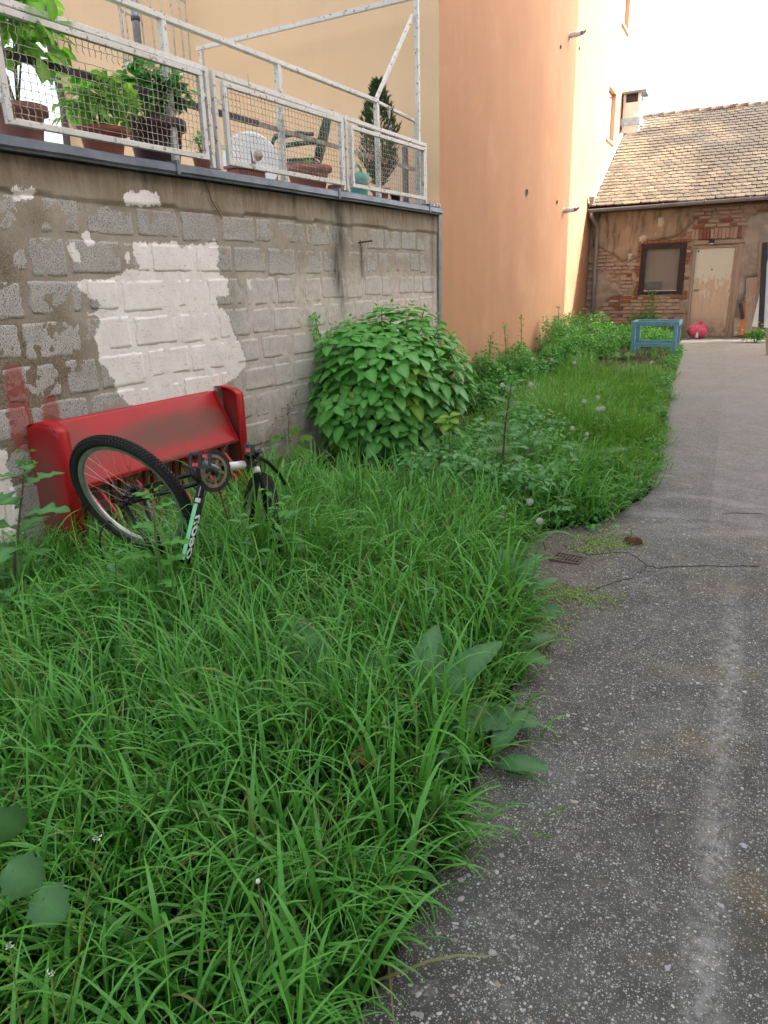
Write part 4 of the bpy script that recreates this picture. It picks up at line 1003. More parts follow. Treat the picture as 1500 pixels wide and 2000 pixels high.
# satellite dish
dp_ = tpos(490, -.75, 2.40); t = thing('satellite_dish', dp_, 'white satellite dish standing on the terrace behind the planter box', 'dish'); t.scale = (.84,) * 3
Mx = Matrix.Translation((0, 0, .36)) @ Matrix.Rotation(.80, 4, 'Z') @ Matrix.Rotation(math.radians(82), 4, 'X')
mb = MB(); mb.lathe([(.001, -.06), (.12, -.052), (.22, -.03), (.31, 0), (.315, .004), (.30, .004), (.2, -.022), (.001, -.05)], 36, Mx); mb.build('bowl', M_DISH, t)
mb = MB(); mb.tube([(0, .1, .0), (0, .05, .38)], .02, 8); mb.tube([(0, .05, .2), (.18, -.25, .42)], .010, 6); mb.build('mast', M_GREYM, t)
MB().lathe([(.001, 0), (.045, .01), (.05, .05), (.001, .06)], 16, Matrix.Translation((.24, -.22, .36)) @ Matrix.Rotation(.8, 4, 'Z') @ Matrix.Rotation(1.3, 4, 'X')).build('receiver', M_WOOD, t)
# green plastic garden chair
cp_ = tpos(582, -.62, 2.40); t = thing('garden_chair', cp_, 'dark green plastic garden armchair on the terrace behind the wide terracotta planter', 'chair', rz=-1.2)
mb = MB(); mb.box((-.24, -.23, .40), (.24, .23, .43)); mb.build('seat', M_CHAIR, t, None, .012)
bm_ = MB(); vs = []
for i in range(9):
    s = i / 8; hw = .20 * (1 + .25 * math.sin(PI * s)) * (1 - .35 * s ** 4); vs += [(-hw, .22 + .16 * s, .43 + .50 * s), (0, .25 + .17 * s, .43 + .52 * s), (hw, .22 + .16 * s, .43 + .50 * s)]
fs = []
for i in range(8): fs += [(3 * i, 3 * i + 1, 3 * i + 4, 3 * i + 3), (3 * i + 1, 3 * i + 2, 3 * i + 5, 3 * i + 4)]
o = bm_.add(vs, fs, True).build('backrest', M_CHAIR, t); sm_ = o.modifiers.new('solid', 'SOLIDIFY'); sm_.thickness = .02
t.scale = (.84, .84, .84)
for sx in (-1, 1):
    MB().tube([(sx * .26, .24, .66), (sx * .28, .05, .67), (sx * .27, -.20, .65), (sx * .255, -.26, .55)], [.02, .028, .03, .02], 8).build('armrest', M_CHAIR, t)
    for yy in (-1, 1): MB().bar((sx * .22, yy * .21, .40), (sx * .26, yy * .25, 0), .045, .04).build('leg', M_CHAIR, t)
# wide planter
t, p = pot(600, -.24, .20, .23, M_TERRA, 'wide terracotta bowl planter in front of the green chair', rim=.02)
bushy('sprout', p, .05, .05, .05, 20, .03, M_VINE, 'tiny green sprout in the wide terracotta bowl', nst=2)
t = thing('planter_box', tpos(658, -.16), 'small square terracotta planter beside the wide bowl', 'planter', rz=WR); mb = MB(); mb.box((-.075, -.075, 0), (.075, .075, .105)); mb.build('body', M_TERRA, t, None, .006); MB().box((-.06, -.06, .106), (.06, .06, .11)).build('soil', M_SOILP, t)
# watering can, pots, plank, conifer
wp_ = tpos(699, -.14, 2.425); t = thing('watering_can', wp_, 'mint green plastic watering can behind the right mesh panel', 'watering can', rz=WR)
mb = MB(); mb.lathe([(.085, 0), (.088, .11), (.095, .115), (.095, .19), (.075, .215), (.05, .225), (.001, .228)], 24); mb.build('body', M_MINT, t)
MB().tube([(.07, 0, .12), (.13, 0, .16), (.185, 0, .235)], [.022, .018, .016], 10).build('spout', M_MINT, t)
MB().tube([(-.08, 0, .16), (-.085, 0, .25), (-.03, 0, .30), (.04, 0, .27), (.06, 0, .22)], .013, 8).build('handle', M_MINT, t)
t, p = pot(741, -.24, .095, .165, M_TERRA, 'terracotta pot under the dark conifer', rim=.01)
t2 = thing('conifer', p, 'slim dark green conifer standing in a terracotta pot behind the right panel', 'tree')
MB().tube([(0, 0, -.05), (0, 0, .4), (.01, 0, .93)], [.02, .014, .004], 7).build('trunk', M_STEMR, t2)
n = 2400; z = rng.random(n) ** .9 * .98; rr_ = (.17 * np.sin(PI * np.clip(z / .98, 0, 1) ** .75 * .93 + .12) + .015) * (.5 + .6 * rng.random(n)) * (.8 + .4 * vnoise(z * 9, z * 0 + rng.random(n), 3)); a = rng.random(n) * 2 * PI
P = np.stack([rr_ * np.cos(a), rr_ * np.sin(a), z + .02], -1); D = np.stack([np.cos(a) * .5, np.sin(a) * .5, np.ones(n)], -1) + rng.normal(size=(n, 3)) * .3
leaf_object('crown', None, [scatter(T_LANCE, P, D, rng.normal(size=(n, 3)), .05 + .03 * rng.random(n))], M_CONI, t2, 'stuff')
t, p = pot(771, -.16, .055, .12, M_BLACK, 'small black plastic pot to the right of the conifer pot', rim=.005)
p = tpos(790, -.30, 2.40); t = thing('metal_plank', p, 'upright grey corrugated metal strip near the right end of the terrace railing', 'plank', rz=WR)
for k in range(4): MB().box((-.06 + k * .03, -.012 - .008 * (k % 2), 0), (-.032 + k * .03, .0, .66)).build('strip', M_GREYM, t)

# ================================================================== RACK
rk = thing('bike_rack', (-3.66, 2.81, 0), 'red metal bicycle rack with a sloping worn panel leaning along the block wall', 'bike rack')
def rl(x, y, z): return (x + 3.66, y - 2.81, z)
def rack_plate(y, s, x0=-3.81, x1=-3.52, ztop=.805, tilt=0):
    """flat rounded plate facing along the wall with a rolled flange; s: direction the flange folds"""
    arc = [(x0, 0)] + [((x0 + x1) / 2 - (x1 - x0) / 2 * math.cos(a), ztop + .068 * math.sin(a)) for a in np.linspace(0, PI * .96, 13)] + [(x1, 0)]
    nz_ = 26; V = []; Fq = []; wear = []
    zs_ = np.linspace(0, 1, nz_); xs_ = np.linspace(0, 1, 13)
    for j in zs_:
        for i in xs_:
            x = x0 + (x1 - x0) * i; top = ztop + .068 * math.sin(PI * i * .97 + .02); V.append(rl(x, y, top * j)); zz = top * j
            wear.append(np.clip((.62 - abs(zz - .22)) / .3, 0, 1) * np.clip(1.25 - abs(i - .42) * 2.2, 0, 1))
    I = np.arange(nz_ * 13).reshape(nz_, 13); Q = np.stack([I[:-1, :-1], I[:-1, 1:], I[1:, 1:], I[1:, :-1]], -1).reshape(-1, 4)
    pl_ = link('side_plate', np_mesh('side_plate', V, Q, False, {'wear': wear, 'rust': np.zeros(len(V))}, M_RED), rk)
    m_ = pl_.modifiers.new('s', 'SOLIDIFY'); m_.thickness = .004
    V = []; Q = []
    for i, (x, z) in enumerate(arc[1:]):
        V += [rl(x, y, z), rl(x, y + s * .085, z + (.004 if i < 12 else 0))]
    Q = [(2 * i, 2 * i + 2, 2 * i + 3, 2 * i + 1) for i in range(len(arc) - 2)]
    m2 = MB(); m2.add(V, Q, True); f_ = m2.build('flange', M_RED, rk); m_ = f_.modifiers.new('s', 'SOLIDIFY'); m_.thickness = .004
    return pl_
rack_plate(2.81, 1); rack_plate(4.50, -1, -3.80, -3.47, .80)
# right plate is a little deeper: inner face seen from the left
nu, nv = 60, 22; V = []; wear = []; rust = []
for i in range(nu):
    for j in range(nv):
        s, t_ = i / (nu - 1), j / (nv - 1); y = 2.90 + s * 1.50
        x = -3.685 + .20 * t_; z = .862 - .018 * s - .385 * t_ - .012 * s * t_
        V.append(rl(x, y, z))
        wear.append(np.clip(1.25 - ((s - .62) / .50) ** 2 * 1.1 - ((t_ - .50) / .30) ** 2, 0, 1) + .8 * np.clip(1 - ((s - .03) / .2) ** 2 - ((t_ - .5) / .5) ** 2, 0, 1)); rust.append(np.clip((t_ - .90) / .06, 0, 1) * (.15 + 1.1 * (s > .45)))
I = np.arange(nu * nv).reshape(nu, nv); Q = np.stack([I[:-1, :-1], I[1:, :-1], I[1:, 1:], I[:-1, 1:]], -1).reshape(-1, 4)
o = link('panel', np_mesh('panel', V, Q, False, {'wear': np.clip(wear, 0, 1), 'rust': np.clip(rust, 0, 1)}, M_RED), rk); m_ = o.modifiers.new('s', 'SOLIDIFY'); m_.thickness = .005; m_.offset = -1
MB().box(rl(-3.53, 2.90, .462), rl(-3.482, 4.40, .474)).build('panel_lip', M_RED, rk)
MB().bar(rl(-3.70, 4.43, .0), rl(-3.70, 4.43, .84), .03).build('stay', M_RED, rk)
MB().bar(rl(-3.67, 4.40, .84), rl(-3.49, 4.40, .46), .012, .03).build('panel_rib', M_RED, rk)
for k, y in enumerate((2.98, 3.28, 3.58, 3.88, 4.18)):
    for dy in (0, .075):
        yy = y + dy
        MB().tube([rl(-3.68, yy, 0), rl(-3.68, yy, .36), rl(-3.665, yy, .425), rl(-3.62, yy, .455), rl(-3.57, yy, .44), rl(-3.50, yy, .385), rl(-3.20, yy, .05), rl(-3.16, yy, .0)], .0125, 8).build('hoop', M_RED, rk)
MB().bar(rl(-3.68, 2.85, .03), rl(-3.68, 4.42, .03), .03).build('floor_bar', M_RED, rk); MB().bar(rl(-3.18, 2.85, .02), rl(-3.18, 4.42, .02), .03).build('floor_bar', M_RED, rk)

# ================================================================== BICYCLE
def img_dir(rx_, dn_, tw_): return R @ np.array([rx_, dn_, -tw_])   # right, down, towards the viewer
WC = at(257, 970, 3.50)
bk = thing('bicycle', (WC[0], WC[1], 0), 'broken black and mint green mountain bike lying upside down in the red rack', 'bicycle')
bl = lambda p: np.asarray(p, float) - np.array([WC[0], WC[1], 0])
def frame_of(n):
    n = n / np.linalg.norm(n); a = np.cross(n, np.array([0, 0, 1.0])); a /= np.linalg.norm(a); return a, np.cross(n, a), n
def wheel(C, n, Rr=.335, rim=True, tyre_r=.026, label=None, spokes=28):
    a, b, n = frame_of(n); C = bl(C)
    w = MB(); N = 64
    pts = [C + Rr * (a * math.cos(t_) + b * math.sin(t_)) for t_ in np.linspace(0, 2 * PI, N, endpoint=False)]
    w.tube(pts, tyre_r, 12, closed=True); ty = w.build('tyre', M_TYRE, bk)
    k = MB()
    for i in range(120):
        t_ = 2 * PI * i / 120
        for j, lat in enumerate((-.020, -.007, .007, .020)):
            t2_ = t_ + (.026 if j % 2 else 0); e = a * math.cos(t2_) + b * math.sin(t2_); ta = -a * math.sin(t2_) + b * math.cos(t2_)
            dn_ = e * math.sqrt(max(0, 1 - (lat / .028) ** 2)) + n * lat / .028
            c_ = C + e * Rr + dn_ * (tyre_r + .001)
            k.add([c_ + ta * s1 * .0055 + np.cross(dn_, ta) * s2 * .0045 + dn_ * s3 for s3 in (-.003, .005) for s1, s2 in ((-1, -1), (1, -1), (1, 1), (-1, 1))], [(4, 5, 6, 7), (0, 1, 5, 4), (1, 2, 6, 5), (2, 3, 7, 6), (3, 0, 4, 7)])
    k.build('tread', M_TYRE, ty)['kind'] = 'stuff'
    rm = MB(); prof = [(Rr - .022, -.014), (Rr - .022, .014), (Rr - .042, .010), (Rr - .045, 0), (Rr - .042, -.010)]; vs = []
    for t_ in np.linspace(0, 2 * PI, N, endpoint=False):
        e = a * math.cos(t_) + b * math.sin(t_)
        for r_, l_ in prof: vs.append(C + e * r_ + n * l_)
    rm.add(vs, [(i * 5 + j, ((i + 1) % N) * 5 + j, ((i + 1) % N) * 5 + (j + 1) % 5, i * 5 + (j + 1) % 5) for i in range(N) for j in range(5)], False)
    rm.build('rim', M_RIM, bk)
    for i in range(spokes):
        s = 1 if i % 2 else -1; t0 = 2 * PI * i / spokes; t1 = t0 + (.9 if (i // 2) % 2 else -.9)
        h = C + n * s * .030 + .024 * (a * math.cos(t1) + b * math.sin(t1)); r_ = C + (Rr - .04) * (a * math.cos(t0) + b * math.sin(t0))
        MB().tube([h, r_], .0011, 4, False).build('spoke', M_STEEL, bk)
    MB().tube([C - n * .055, C + n * .055], .016, 12).build('hub', M_FRAME, bk)
    MB().tube([C + n * .028, C + n * .033], .030, 18).build('hub_flange', M_FRAME, bk); MB().tube([C - n * .033, C - n * .028], .030, 18).build('hub_flange', M_FRAME, bk)
    return a, b, n
_v = (WC - CAM) / np.linalg.norm(WC - CAM); _r = right - _v * (right @ _v); _r /= np.linalg.norm(_r); _d = np.cross(_v, _r); _d = _d if _d @ down > 0 else -_d
ns = -_v * .56 - _r * .585 + _d * .585; ns /= np.linalg.norm(ns)
a_, b_, n_ = wheel(WC, ns, .318, True, .024)
# sprockets, axle ends
for k in range(6): MB().tube([bl(WC) - n_ * (.036 + k * .005), bl(WC) - n_ * (.038 + k * .005)], .050 - k * .005, 24).build('sprocket', M_IRON, bk)
MB().tube([bl(WC) + n_ * .055, bl(WC) + n_ * .085], .011, 8).build('axle_nut', M_FRAME, bk)
def btube(name, p, q, r0, m, r1=None, seg=12): return MB().tube([bl(p), bl(q)], [r0, r1 or r0], seg).build(name, m, bk)
hubn = WC + n_ * .062; hubf = WC - n_ * .066
BB = at(410, 925, 3.36); ST = at(352, 1118, 3.30)
btube('seat_stay', hubn, at(306, 1085, 3.33), .011, M_FRAME); btube('seat_stay', hubf, at(318, 1080, 3.40), .010, M_FRAME)
btube('chain_stay', hubn, at(400, 940, 3.33), .011, M_FRAME); btube('chain_stay', hubf, at(412, 915, 3.44), .011, M_FRAME)
# broad painted tube with green stripe and lettering
T0, T1 = at(402, 922, 3.34), at(360, 1100, 3.27); tb = btube('frame_tube', T0, T1, .0225, M_FRAME, .024, 18)
ax = (T1 - T0); Lt = np.linalg.norm(ax); ax /= Lt; vdir = -fwd - ax * (-fwd @ ax); vdir /= np.linalg.norm(vdir); sdir = np.cross(ax, vdir)
if sdir @ right < 0: sdir = -sdir
def strip(name, s0, s1, a0, a1, m, rr_=.0243):
    v_ = []; f_ = []; k1, k2 = 8, 6
    for i in range(k1 + 1):
        for j in range(k2 + 1):
            al = a0 + (a1 - a0) * j / k2; c_ = T0 + ax * Lt * (s0 + (s1 - s0) * i / k1); v_.append(bl(c_ + (vdir * math.cos(al) + sdir * math.sin(al)) * rr_))
    for i in range(k1):
        for j in range(k2): q_ = i * (k2 + 1) + j; f_.append((q_, q_ + 1, q_ + k2 + 2, q_ + k2 + 1))
    MB().add(v_, f_, True).build(name, m, tb)
strip('green_stripe', .36, .97, -.75, .15, M_GREEN); strip('white_flash', .30, .345, -.6, .5, M_WPAINT); strip('thin_line', .05, .28, -.12, -.02, M_RIM)
cu = bpy.data.curves.new('txt', 'FONT'); cu.body = 'oeon'; cu.size = .048; cu.shear = .3; cu.extrude = .0004; cu.offset = .0012; cu.resolution_u = 3
to = bpy.data.objects.new('txt', cu); COL.objects.link(to); bpy.context.view_layer.update()
me = bpy.data.meshes.new_from_object(to.evaluated_get(bpy.context.evaluated_depsgraph_get())); bpy.data.objects.remove(to); me.materials.append(M_WPAINT)
xx_ = np.array([v.co.x for v in me.vertices]); xx_ = (xx_.max() or .1)
lo_ = T0 + ax * Lt * .985 + sdir * .004; cdir = (vdir * math.cos(.75) + sdir * math.sin(.75)); tdir = np.cross(-ax, cdir); 
# lay each letter vertex round the tube
for v in me.vertices:
    x_, y_ = v.co.x / xx_ * Lt * .50, v.co.y
    al = .32 + y_ / .0246; c_ = T0 + ax * Lt * .97 - ax * x_; q_ = bl(c_ + (vdir * math.cos(al) + sdir * math.sin(al)) * (.0247 + v.co.z)); v.co = Vector([float(z) for z in q_])
link('lettering', me, tb)
# crank and chainring
CN = img_dir(.78, .05, .62); CN /= np.linalg.norm(CN); CC = at(416, 920, 3.30); ca_, cb_, cn_ = frame_of(CN)
def ring(name, r0, r1, m, off, th=.003, N=40, parent=bk, c=CC):
    vs = []; c = bl(c)
    for i in range(N):
        e = ca_ * math.cos(2 * PI * i / N) + cb_ * math.sin(2 * PI * i / N)
        for r_, o_ in ((r0, off), (r1, off), (r1, off + th), (r0, off + th)): vs.append(c + e * r_ + cn_ * o_)
    return MB().add(vs, [(i * 4 + j, ((i + 1) % N) * 4 + j, ((i + 1) % N) * 4 + (j + 1) % 4, i * 4 + (j + 1) % 4) for i in range(N) for j in range(4)]).build(name, m, parent)
ring('chain_guard', .078, .098, M_BLACK, 0, .006); ring('chainring', .062, .076, M_TAN, .006); ring('small_chainring', .040, .052, M_TAN, -.006)
for i in range(5):
    e = ca_ * math.cos(2 * PI * i / 5 + .3) + cb_ * math.sin(2 * PI * i / 5 + .3); MB().bar(bl(CC) + e * .012 + cn_ * .004, bl(CC) + e * .068 + cn_ * .004, .014, .004, cn_).build('spider_arm', M_TAN, bk)
MB().tube([bl(CC) - cn_ * .10, bl(CC) + cn_ * .02], .020, 14).build('bottom_bracket', M_FRAME, bk)
MB().tube([bl(CC) + cn_ * .02, bl(at(424, 916, 3.25)), bl(at(398, 903, 3.20))], [.013, .014, .011], 10).build('crank_arm', M_GREYM, bk)
pc_ = at(391, 900, 3.17); Rp = Matrix(((*[float(v) for v in (right)],), (*[float(v) for v in (-down)],), (*[float(v) for v in (-fwd)],))).transposed().to_4x4(); Mp = Matrix.Translation([float(v) for v in bl(pc_)]) @ Rp
mb = MB()
for q in ((-.045, -.034, .0, .050, -.024, .016), (-.045, .024, .0, .050, .034, .016), (-.045, -.024, 0, -.034, .024, .016), (.038, -.024, 0, .050, .024, .016), (-.006, -.024, .002, .008, .024, .014)): mb.box(q[:3], q[3:], Mp)
mb.build('pedal', M_BLACK, bk); mb = MB(); mb.box((-.030, -.026, .016), (-.004, -.010, .021), Mp); mb.box((.014, .012, .016), (.036, .026, .021), Mp); mb.build('reflector', M_REFL, bk)
MB().tube([bl(at(372, 905, 3.2)), bl(at(378, 930, 3.2)), bl(at(390, 940, 3.22))], .012, 6).build('derailleur', M_FRAME, bk)
# rusty chain hanging from the rack and round the cluster
mb = MB(); ch_ = [at(446, 866, 3.62), at(436, 880, 3.56), at(428, 892, 3.50), at(424, 905, 3.45), at(423, 930, 3.40), at(428, 955, 3.38), at(436, 985, 3.36), at(446, 1015, 3.34)]
for p_, q_ in zip(ch_[:-1], ch_[1:]):
    for s in np.linspace(0, 1, 5, endpoint=False):
        c_ = bl(p_ + (q_ - p_) * s); d_ = bl(p_ + (q_ - p_) * (s + .15)); mb.bar(c_, d_, .009, .005, (1, 0, 0) if int(s * 10) % 4 else (0, 1, 0))
mb.build('chain', M_CHAIN, bk)
# main tubes to the head, fork, stem, bar, levers
HT = at(497, 905, 3.72); H2 = at(500, 925, 3.70)
btube('down_tube', at(424, 914, 3.36), HT, .019, M_FRAME, .021, 14); btube('tube_label', at(444, 912, 3.43), at(474, 908, 3.56), .0205, M_WPAINT, .0212, 14)
btube('head_tube', at(493, 893, 3.72), at(503, 940, 3.70), .020, M_FRAME); btube('head_ring', at(499, 915, 3.71), at(502, 925, 3.70), .0225, M_WPAINT)
FC = at(508, 1040, 4.10); fa, fb, fn = wheel(FC, img_dir(-.90, .0, .42), .315, spokes=24)
btube('fork_blade', at(503, 935, 3.70), FC + fn * .06, .013, M_FRAME); btube('fork_blade', at(510, 930, 3.78), FC - fn * .06, .013, M_FRAME)
MB().tube([bl(at(q[0], q[1], q[2])) for q in ((484, 866, 3.55), (478, 884, 3.6), (484, 894, 3.66), (500, 893, 3.74), (520, 900, 3.9), (545, 925, 4.1), (556, 945, 4.2))], .011, 8).build('handlebar', M_FRAME, bk)
MB().tube([bl(at(498, 893, 3.68)), bl(at(505, 882, 3.66)), bl(at(490, 888, 3.66))], .017, 8).build('stem', M_FRAME, bk)
MB().box((-.022, -.03, -.015), (.024, .02, .02), Matrix.Translation([float(v) for v in bl(at(487, 877, 3.57))]) @ Rp).build('brake_caliper', M_BLACK, bk); MB().box((-.01, -.01, .02), (.012, .008, .024), Matrix.Translation([float(v) for v in bl(at(486, 880, 3.56))]) @ Rp).build('reflector', M_REFL, bk)
MB().tube([bl(at(503, 893, 3.70)), bl(at(490, 891, 3.62)), bl(at(497, 884, 3.60)), bl(at(512, 883, 3.62))], .006, 6).build('brake_lever', M_FRAME, bk)
for P in ([(498, 888, 3.66), (508, 890, 3.66), (516, 900, 3.68), (518, 915, 3.70), (513, 930, 3.7)], [(496, 890, 3.6), (506, 898, 3.6), (510, 912, 3.62)]):
    MB().tube([bl(at(*q)) for q in P], .0028, 5).build('brake_cable', M_BLACK, bk)
lk = thing('cable_lock', at(203, 1030, 3.52), 'thin dark cable looped round the tyre beside the red rack plate', 'cable')
MB().tube([at(*q) - np.array(lk.location) for q in ((218, 1022, 3.42), (212, 1018, 3.38), (203, 1026, 3.38), (196, 1040, 3.38), (195, 1062, 3.42), (200, 1085, 3.5), (203, 1100, 3.55))], .005, 7).build('loop', M_BLACK, lk)

# ================================================================== THINGS BY THE HOUSE
def gz_(y): return float(ground(y))
# blue wooden table frame (placed where its legs meet the ground)
G1 = on_z(1322, 695, .20); 
tb_ = thing('table_frame', (-1.9, 13.0, gz_(13)), 'weathered blue wooden table frame without a top standing in the weeds', 'table frame')
def solve_y(px, py_, x):   # point on the ground sheet seen at this pixel
    z = .2
    for _ in range(12): p = on_z(px, py_, z); z = gz_(p[1])
    return p
FR = solve_y(1320, 697, 0); ty = FR[1]; tz = gz_(ty)
X1 = on_y(1319, 690, ty)[0]; X0 = on_y(1231, 690, ty)[0]; ZT = on_y(1319, 632, ty)[2]; ZB = on_y(1280, 674, ty)[2]; dep = .62; wl_ = .065
tb_.location = (X0, ty, tz)
def tt_(x, y, z): return (x - X0, y - ty, z - tz)
for x in (X0 + .03, X1 - .03):
    for y in (ty, ty + dep): MB().bar(tt_(x, y, tz - .03), tt_(x, y, ZT - .03), wl_, wl_, (0, 1, 0)).build('leg', M_BLUEP, tb_, None, .004)
for y in (ty - .005, ty + dep + .005):
    MB().bar(tt_(X0 - .02, y, ZT), tt_(X1 + .02, y, ZT), .035, .075).build('apron', M_BLUEP, tb_, None, .004); MB().bar(tt_(X0 + .06, y, ZB), tt_(X1 - .06, y, ZB), .03, .07).build('stretcher', M_BLUEP, tb_, None, .004)
for x in (X0 + .0, X1 - .0):
    MB().bar(tt_(x, ty + .03, ZT - .001), tt_(x, ty + dep - .03, ZT - .001), .035, .074).build('apron', M_BLUEP, tb_, None, .004); MB().bar(tt_(x, ty + .03, ZB - .1), tt_(x, ty + dep - .03, ZB - .1), .03, .05).build('stretcher', M_BLUEP, tb_, None, .004)
# pink bag
p = np.array([-.99, 16.75, 0]); p[2] = gz_(16.75) + .02
t = thing('plastic_bag', p, 'crumpled pink plastic bag tied shut beside the peeling door', 'bag')
n1, n2 = 26, 18; V = []
for j in range(n2):
    for i in range(n1):
        th, ph = 2 * PI * i / n1, PI * j / (n2 - 1); r_ = 1 + .14 * (vnoise(np.array([math.cos(th) * 3 + 3]), np.array([math.sin(th) * 3 + ph * 3]), 3)[0] - .5) * 2
        z = -math.cos(ph); V.append((.20 * math.sin(ph) * math.cos(th) * r_, .15 * math.sin(ph) * math.sin(th) * r_, .15 + .15 * z * (1 + .1 * math.cos(3 * th))))
Fq = [(j * n1 + i, j * n1 + (i + 1) % n1, (j + 1) * n1 + (i + 1) % n1, (j + 1) * n1 + i) for j in range(n2 - 1) for i in range(n1)]
MB().add(V, Fq, True).build('sack', M_PINK, t); MB().prism([(-.025, -.16, .02), (.035, -.165, .02), (.02, -.15, .14), (-.01, -.15, .14)], (0, .012, 0)).build('white_print', M_WPAINT, t)
MB().tube([(.02, -.02, .28), (.04, -.03, .34), (.08, -.02, .33)], [.02, .012, .025], 7).build('knot', M_PINK, t)
# planks and panel right of the door (leaning on the wall)
def leaner(name, label, cat, q0, q1, w, th, m, y0=16.95, y1=17.18):
    a_0 = on_y(*q0, y0); a_1 = on_y(*q1, y1); a_0[2] = max(a_0[2], gz_(y0) - .02) if q0[1] > 640 else a_0[2]
    t = thing(name, (a_0[0], a_0[1], a_0[2]), label, cat); MB().bar((0, 0, 0), a_1 - a_0, w, th, (0, -1, .1)).build('board', m, t, None, .004); return t
leaner('plank', 'broad weathered wooden plank leaning upright right of the door', 'plank', (1466, 652), (1470, 542), .225, .03, M_WOOD, 16.98, 17.16)
leaner('plank', 'narrow tall wooden batten leaning beside the dark panel', 'plank', (1478, 650), (1487, 470), .075, .04, M_WOOD, 17.02, 17.20)
leaner('plastic_strip', 'bright orange strip leaning behind the broad plank', 'strip', (1449, 655), (1456, 592), .085, .02, M_ORW, 16.96, 17.1)
leaner('grey_board', 'grey cement board standing low beside the door post', 'board', (1441, 655), (1442, 620), .16, .02, M_GPLAST, 17.03, 17.12)
t = leaner('dark_pipe', 'black funnel topped pipe standing beside the orange strip', 'pipe', (1450, 622), (1446, 592), .07, .07, M_BLACK, 17.0, 17.06)
t = leaner('panel_door', 'white panel with a black edge leaning at the right end of the house wall', 'panel', (1486, 640), (1494, 474), .10, .06, M_BLACK, 16.8, 17.1)
MB().bar((.06, .012, 0), on_y(1509, 474, 17.1) - np.array(t.location) + np.array([.22, .012, 0]), .46, .04, (0, -1, .1)).build('face', M_WPANEL, t)
t = leaner('post', 'pinkish weathered timber post at the right edge of the path', 'post', (1498, 712), (1499, 640), .06, .06, M_WOOD, 14.0, 14.05)
# drain grate
p = on_z(1109, 1089, .02); t = thing('drain_grate', (p[0], p[1], path_z(p[0], p[1])), 'small rusty slotted drain grate set in the concrete path', 'drain grate', rz=-.12)
MB().box((-.075, -.055, .001), (.075, .055, .003)).build('shaft', M_BLACK, t)  # flat black sheet on the path; the drain's inner dark is only its colour
mb = MB()
for q in ((-.09, -.07, .09, -.055), (-.09, .055, .09, .07), (-.09, -.055, -.075, .055), (.075, -.055, .09, .055)): mb.box((q[0], q[1], -.03), (q[2], q[3], .010))
mb.build('frame', M_IRON, t, None, .002)
for k in range(6): MB().box((-.058 + k * .0215, -.054, -.01), (-.050 + k * .0215, .054, .009)).build('bar', M_IRON, t)
for k in range(2): MB().box((-.0745, -.022 + k * .036, -.01), (.0745, -.014 + k * .036, .0085)).build('bar', M_IRON, t)
# broken concrete lump at the edge hole
p = on_z(1236, 1060, .02); t = thing('broken_concrete', p, 'brown broken lump lying in the hole at the path edge', 'rubble')
V = [(Vector((math.cos(a), math.sin(a), 0)) * r_) for a, r_ in zip(np.linspace(0, 2 * PI, 9)[:-1], (.07, .05, .06, .045, .07, .055, .06, .05))]
MB().add([(v.x, v.y * .5, -.02) for v in V] + [(v.x * .7, v.y * .35, .035 + .01 * math.sin(i * 3)) for i, v in enumerate(V)], [(i, (i + 1) % 8, 8 + (i + 1) % 8, 8 + i) for i in range(8)] + [tuple(range(8, 16))]).build('lump', M_RUST, t)
p = on_z(702, 1478, .12); t = thing('dead_leaf', p, 'curled brown dead leaf lying in the near grass', 'leaf')
M_DEAD = simple('dead_leaf', (.36, .16, .045), (.24, .11, .04), .8, 20)
for k in range(3): leaf_at(leaf_mesh('blade', T_HYD, M_DEAD), (.01 * k, .02 * k, .0), (math.cos(2.1 * k), math.sin(2.1 * k), .1), (0, -.5, 1), .085, t, 'blade')

# ================================================================== PLANTING
# hydrangea: a dome of leaf rosettes on woody stems
HC = np.array([-3.17, 6.38, .65]); HR = np.array([.76, 1.02, .71])
hy = thing('hydrangea_bush', (HC[0], HC[1], float(ground(HC[1]))), 'big round hydrangea bush with broad dark green leaves against the block wall', 'bush')
hb = lambda p: np.asarray(p, float) - np.array(hy.location)
n = 270; i_ = np.arange(n) + .5; ph = np.arccos(1 - 1.80 * i_ / n); th = PI * (1 + 5 ** .5) * i_
Dn = np.stack([np.cos(th) * np.sin(ph), np.sin(th) * np.sin(ph), np.cos(ph)], -1)
bumpy = .80 + .36 * vnoise(Dn[:, 0] * 2.6 + 9, Dn[:, 1] * 2.6 + Dn[:, 2] * 2.6 + 4, 6) + rng.normal(0, .025, n)
Dn_ = Dn.copy(); Pn = HC + Dn * HR * bumpy[:, None] * np.where(Dn[:, 2:3] < 0, 1.0, 1.0)
wallx = KX + (Pn[:, 1] - KY) * WD[0] / WD[1] + .10; okp = Pn[:, 0] > wallx - .12; Pn, Dn, wallx = Pn[okp], Dn[okp], wallx[okp]; n = len(Pn); Pn[:, 0] = np.maximum(Pn[:, 0], wallx)
mb = MB(); base = HC * [1, 1, 0] + [0, 0, .02]
for k in range(0, n, 5):
    q = Pn[k]; b0 = base + np.append(rng.normal(0, .09, 2), 0); mid_ = b0 * .45 + q * .55 + [0, 0, .08]; mb.tube([hb(b0), hb(mid_), hb(q)], [.010, .007, .004], 5)
mb.build('stem', M_STEMR, hy)
LP, LD, LU, LS, LY = [], [], [], [], []
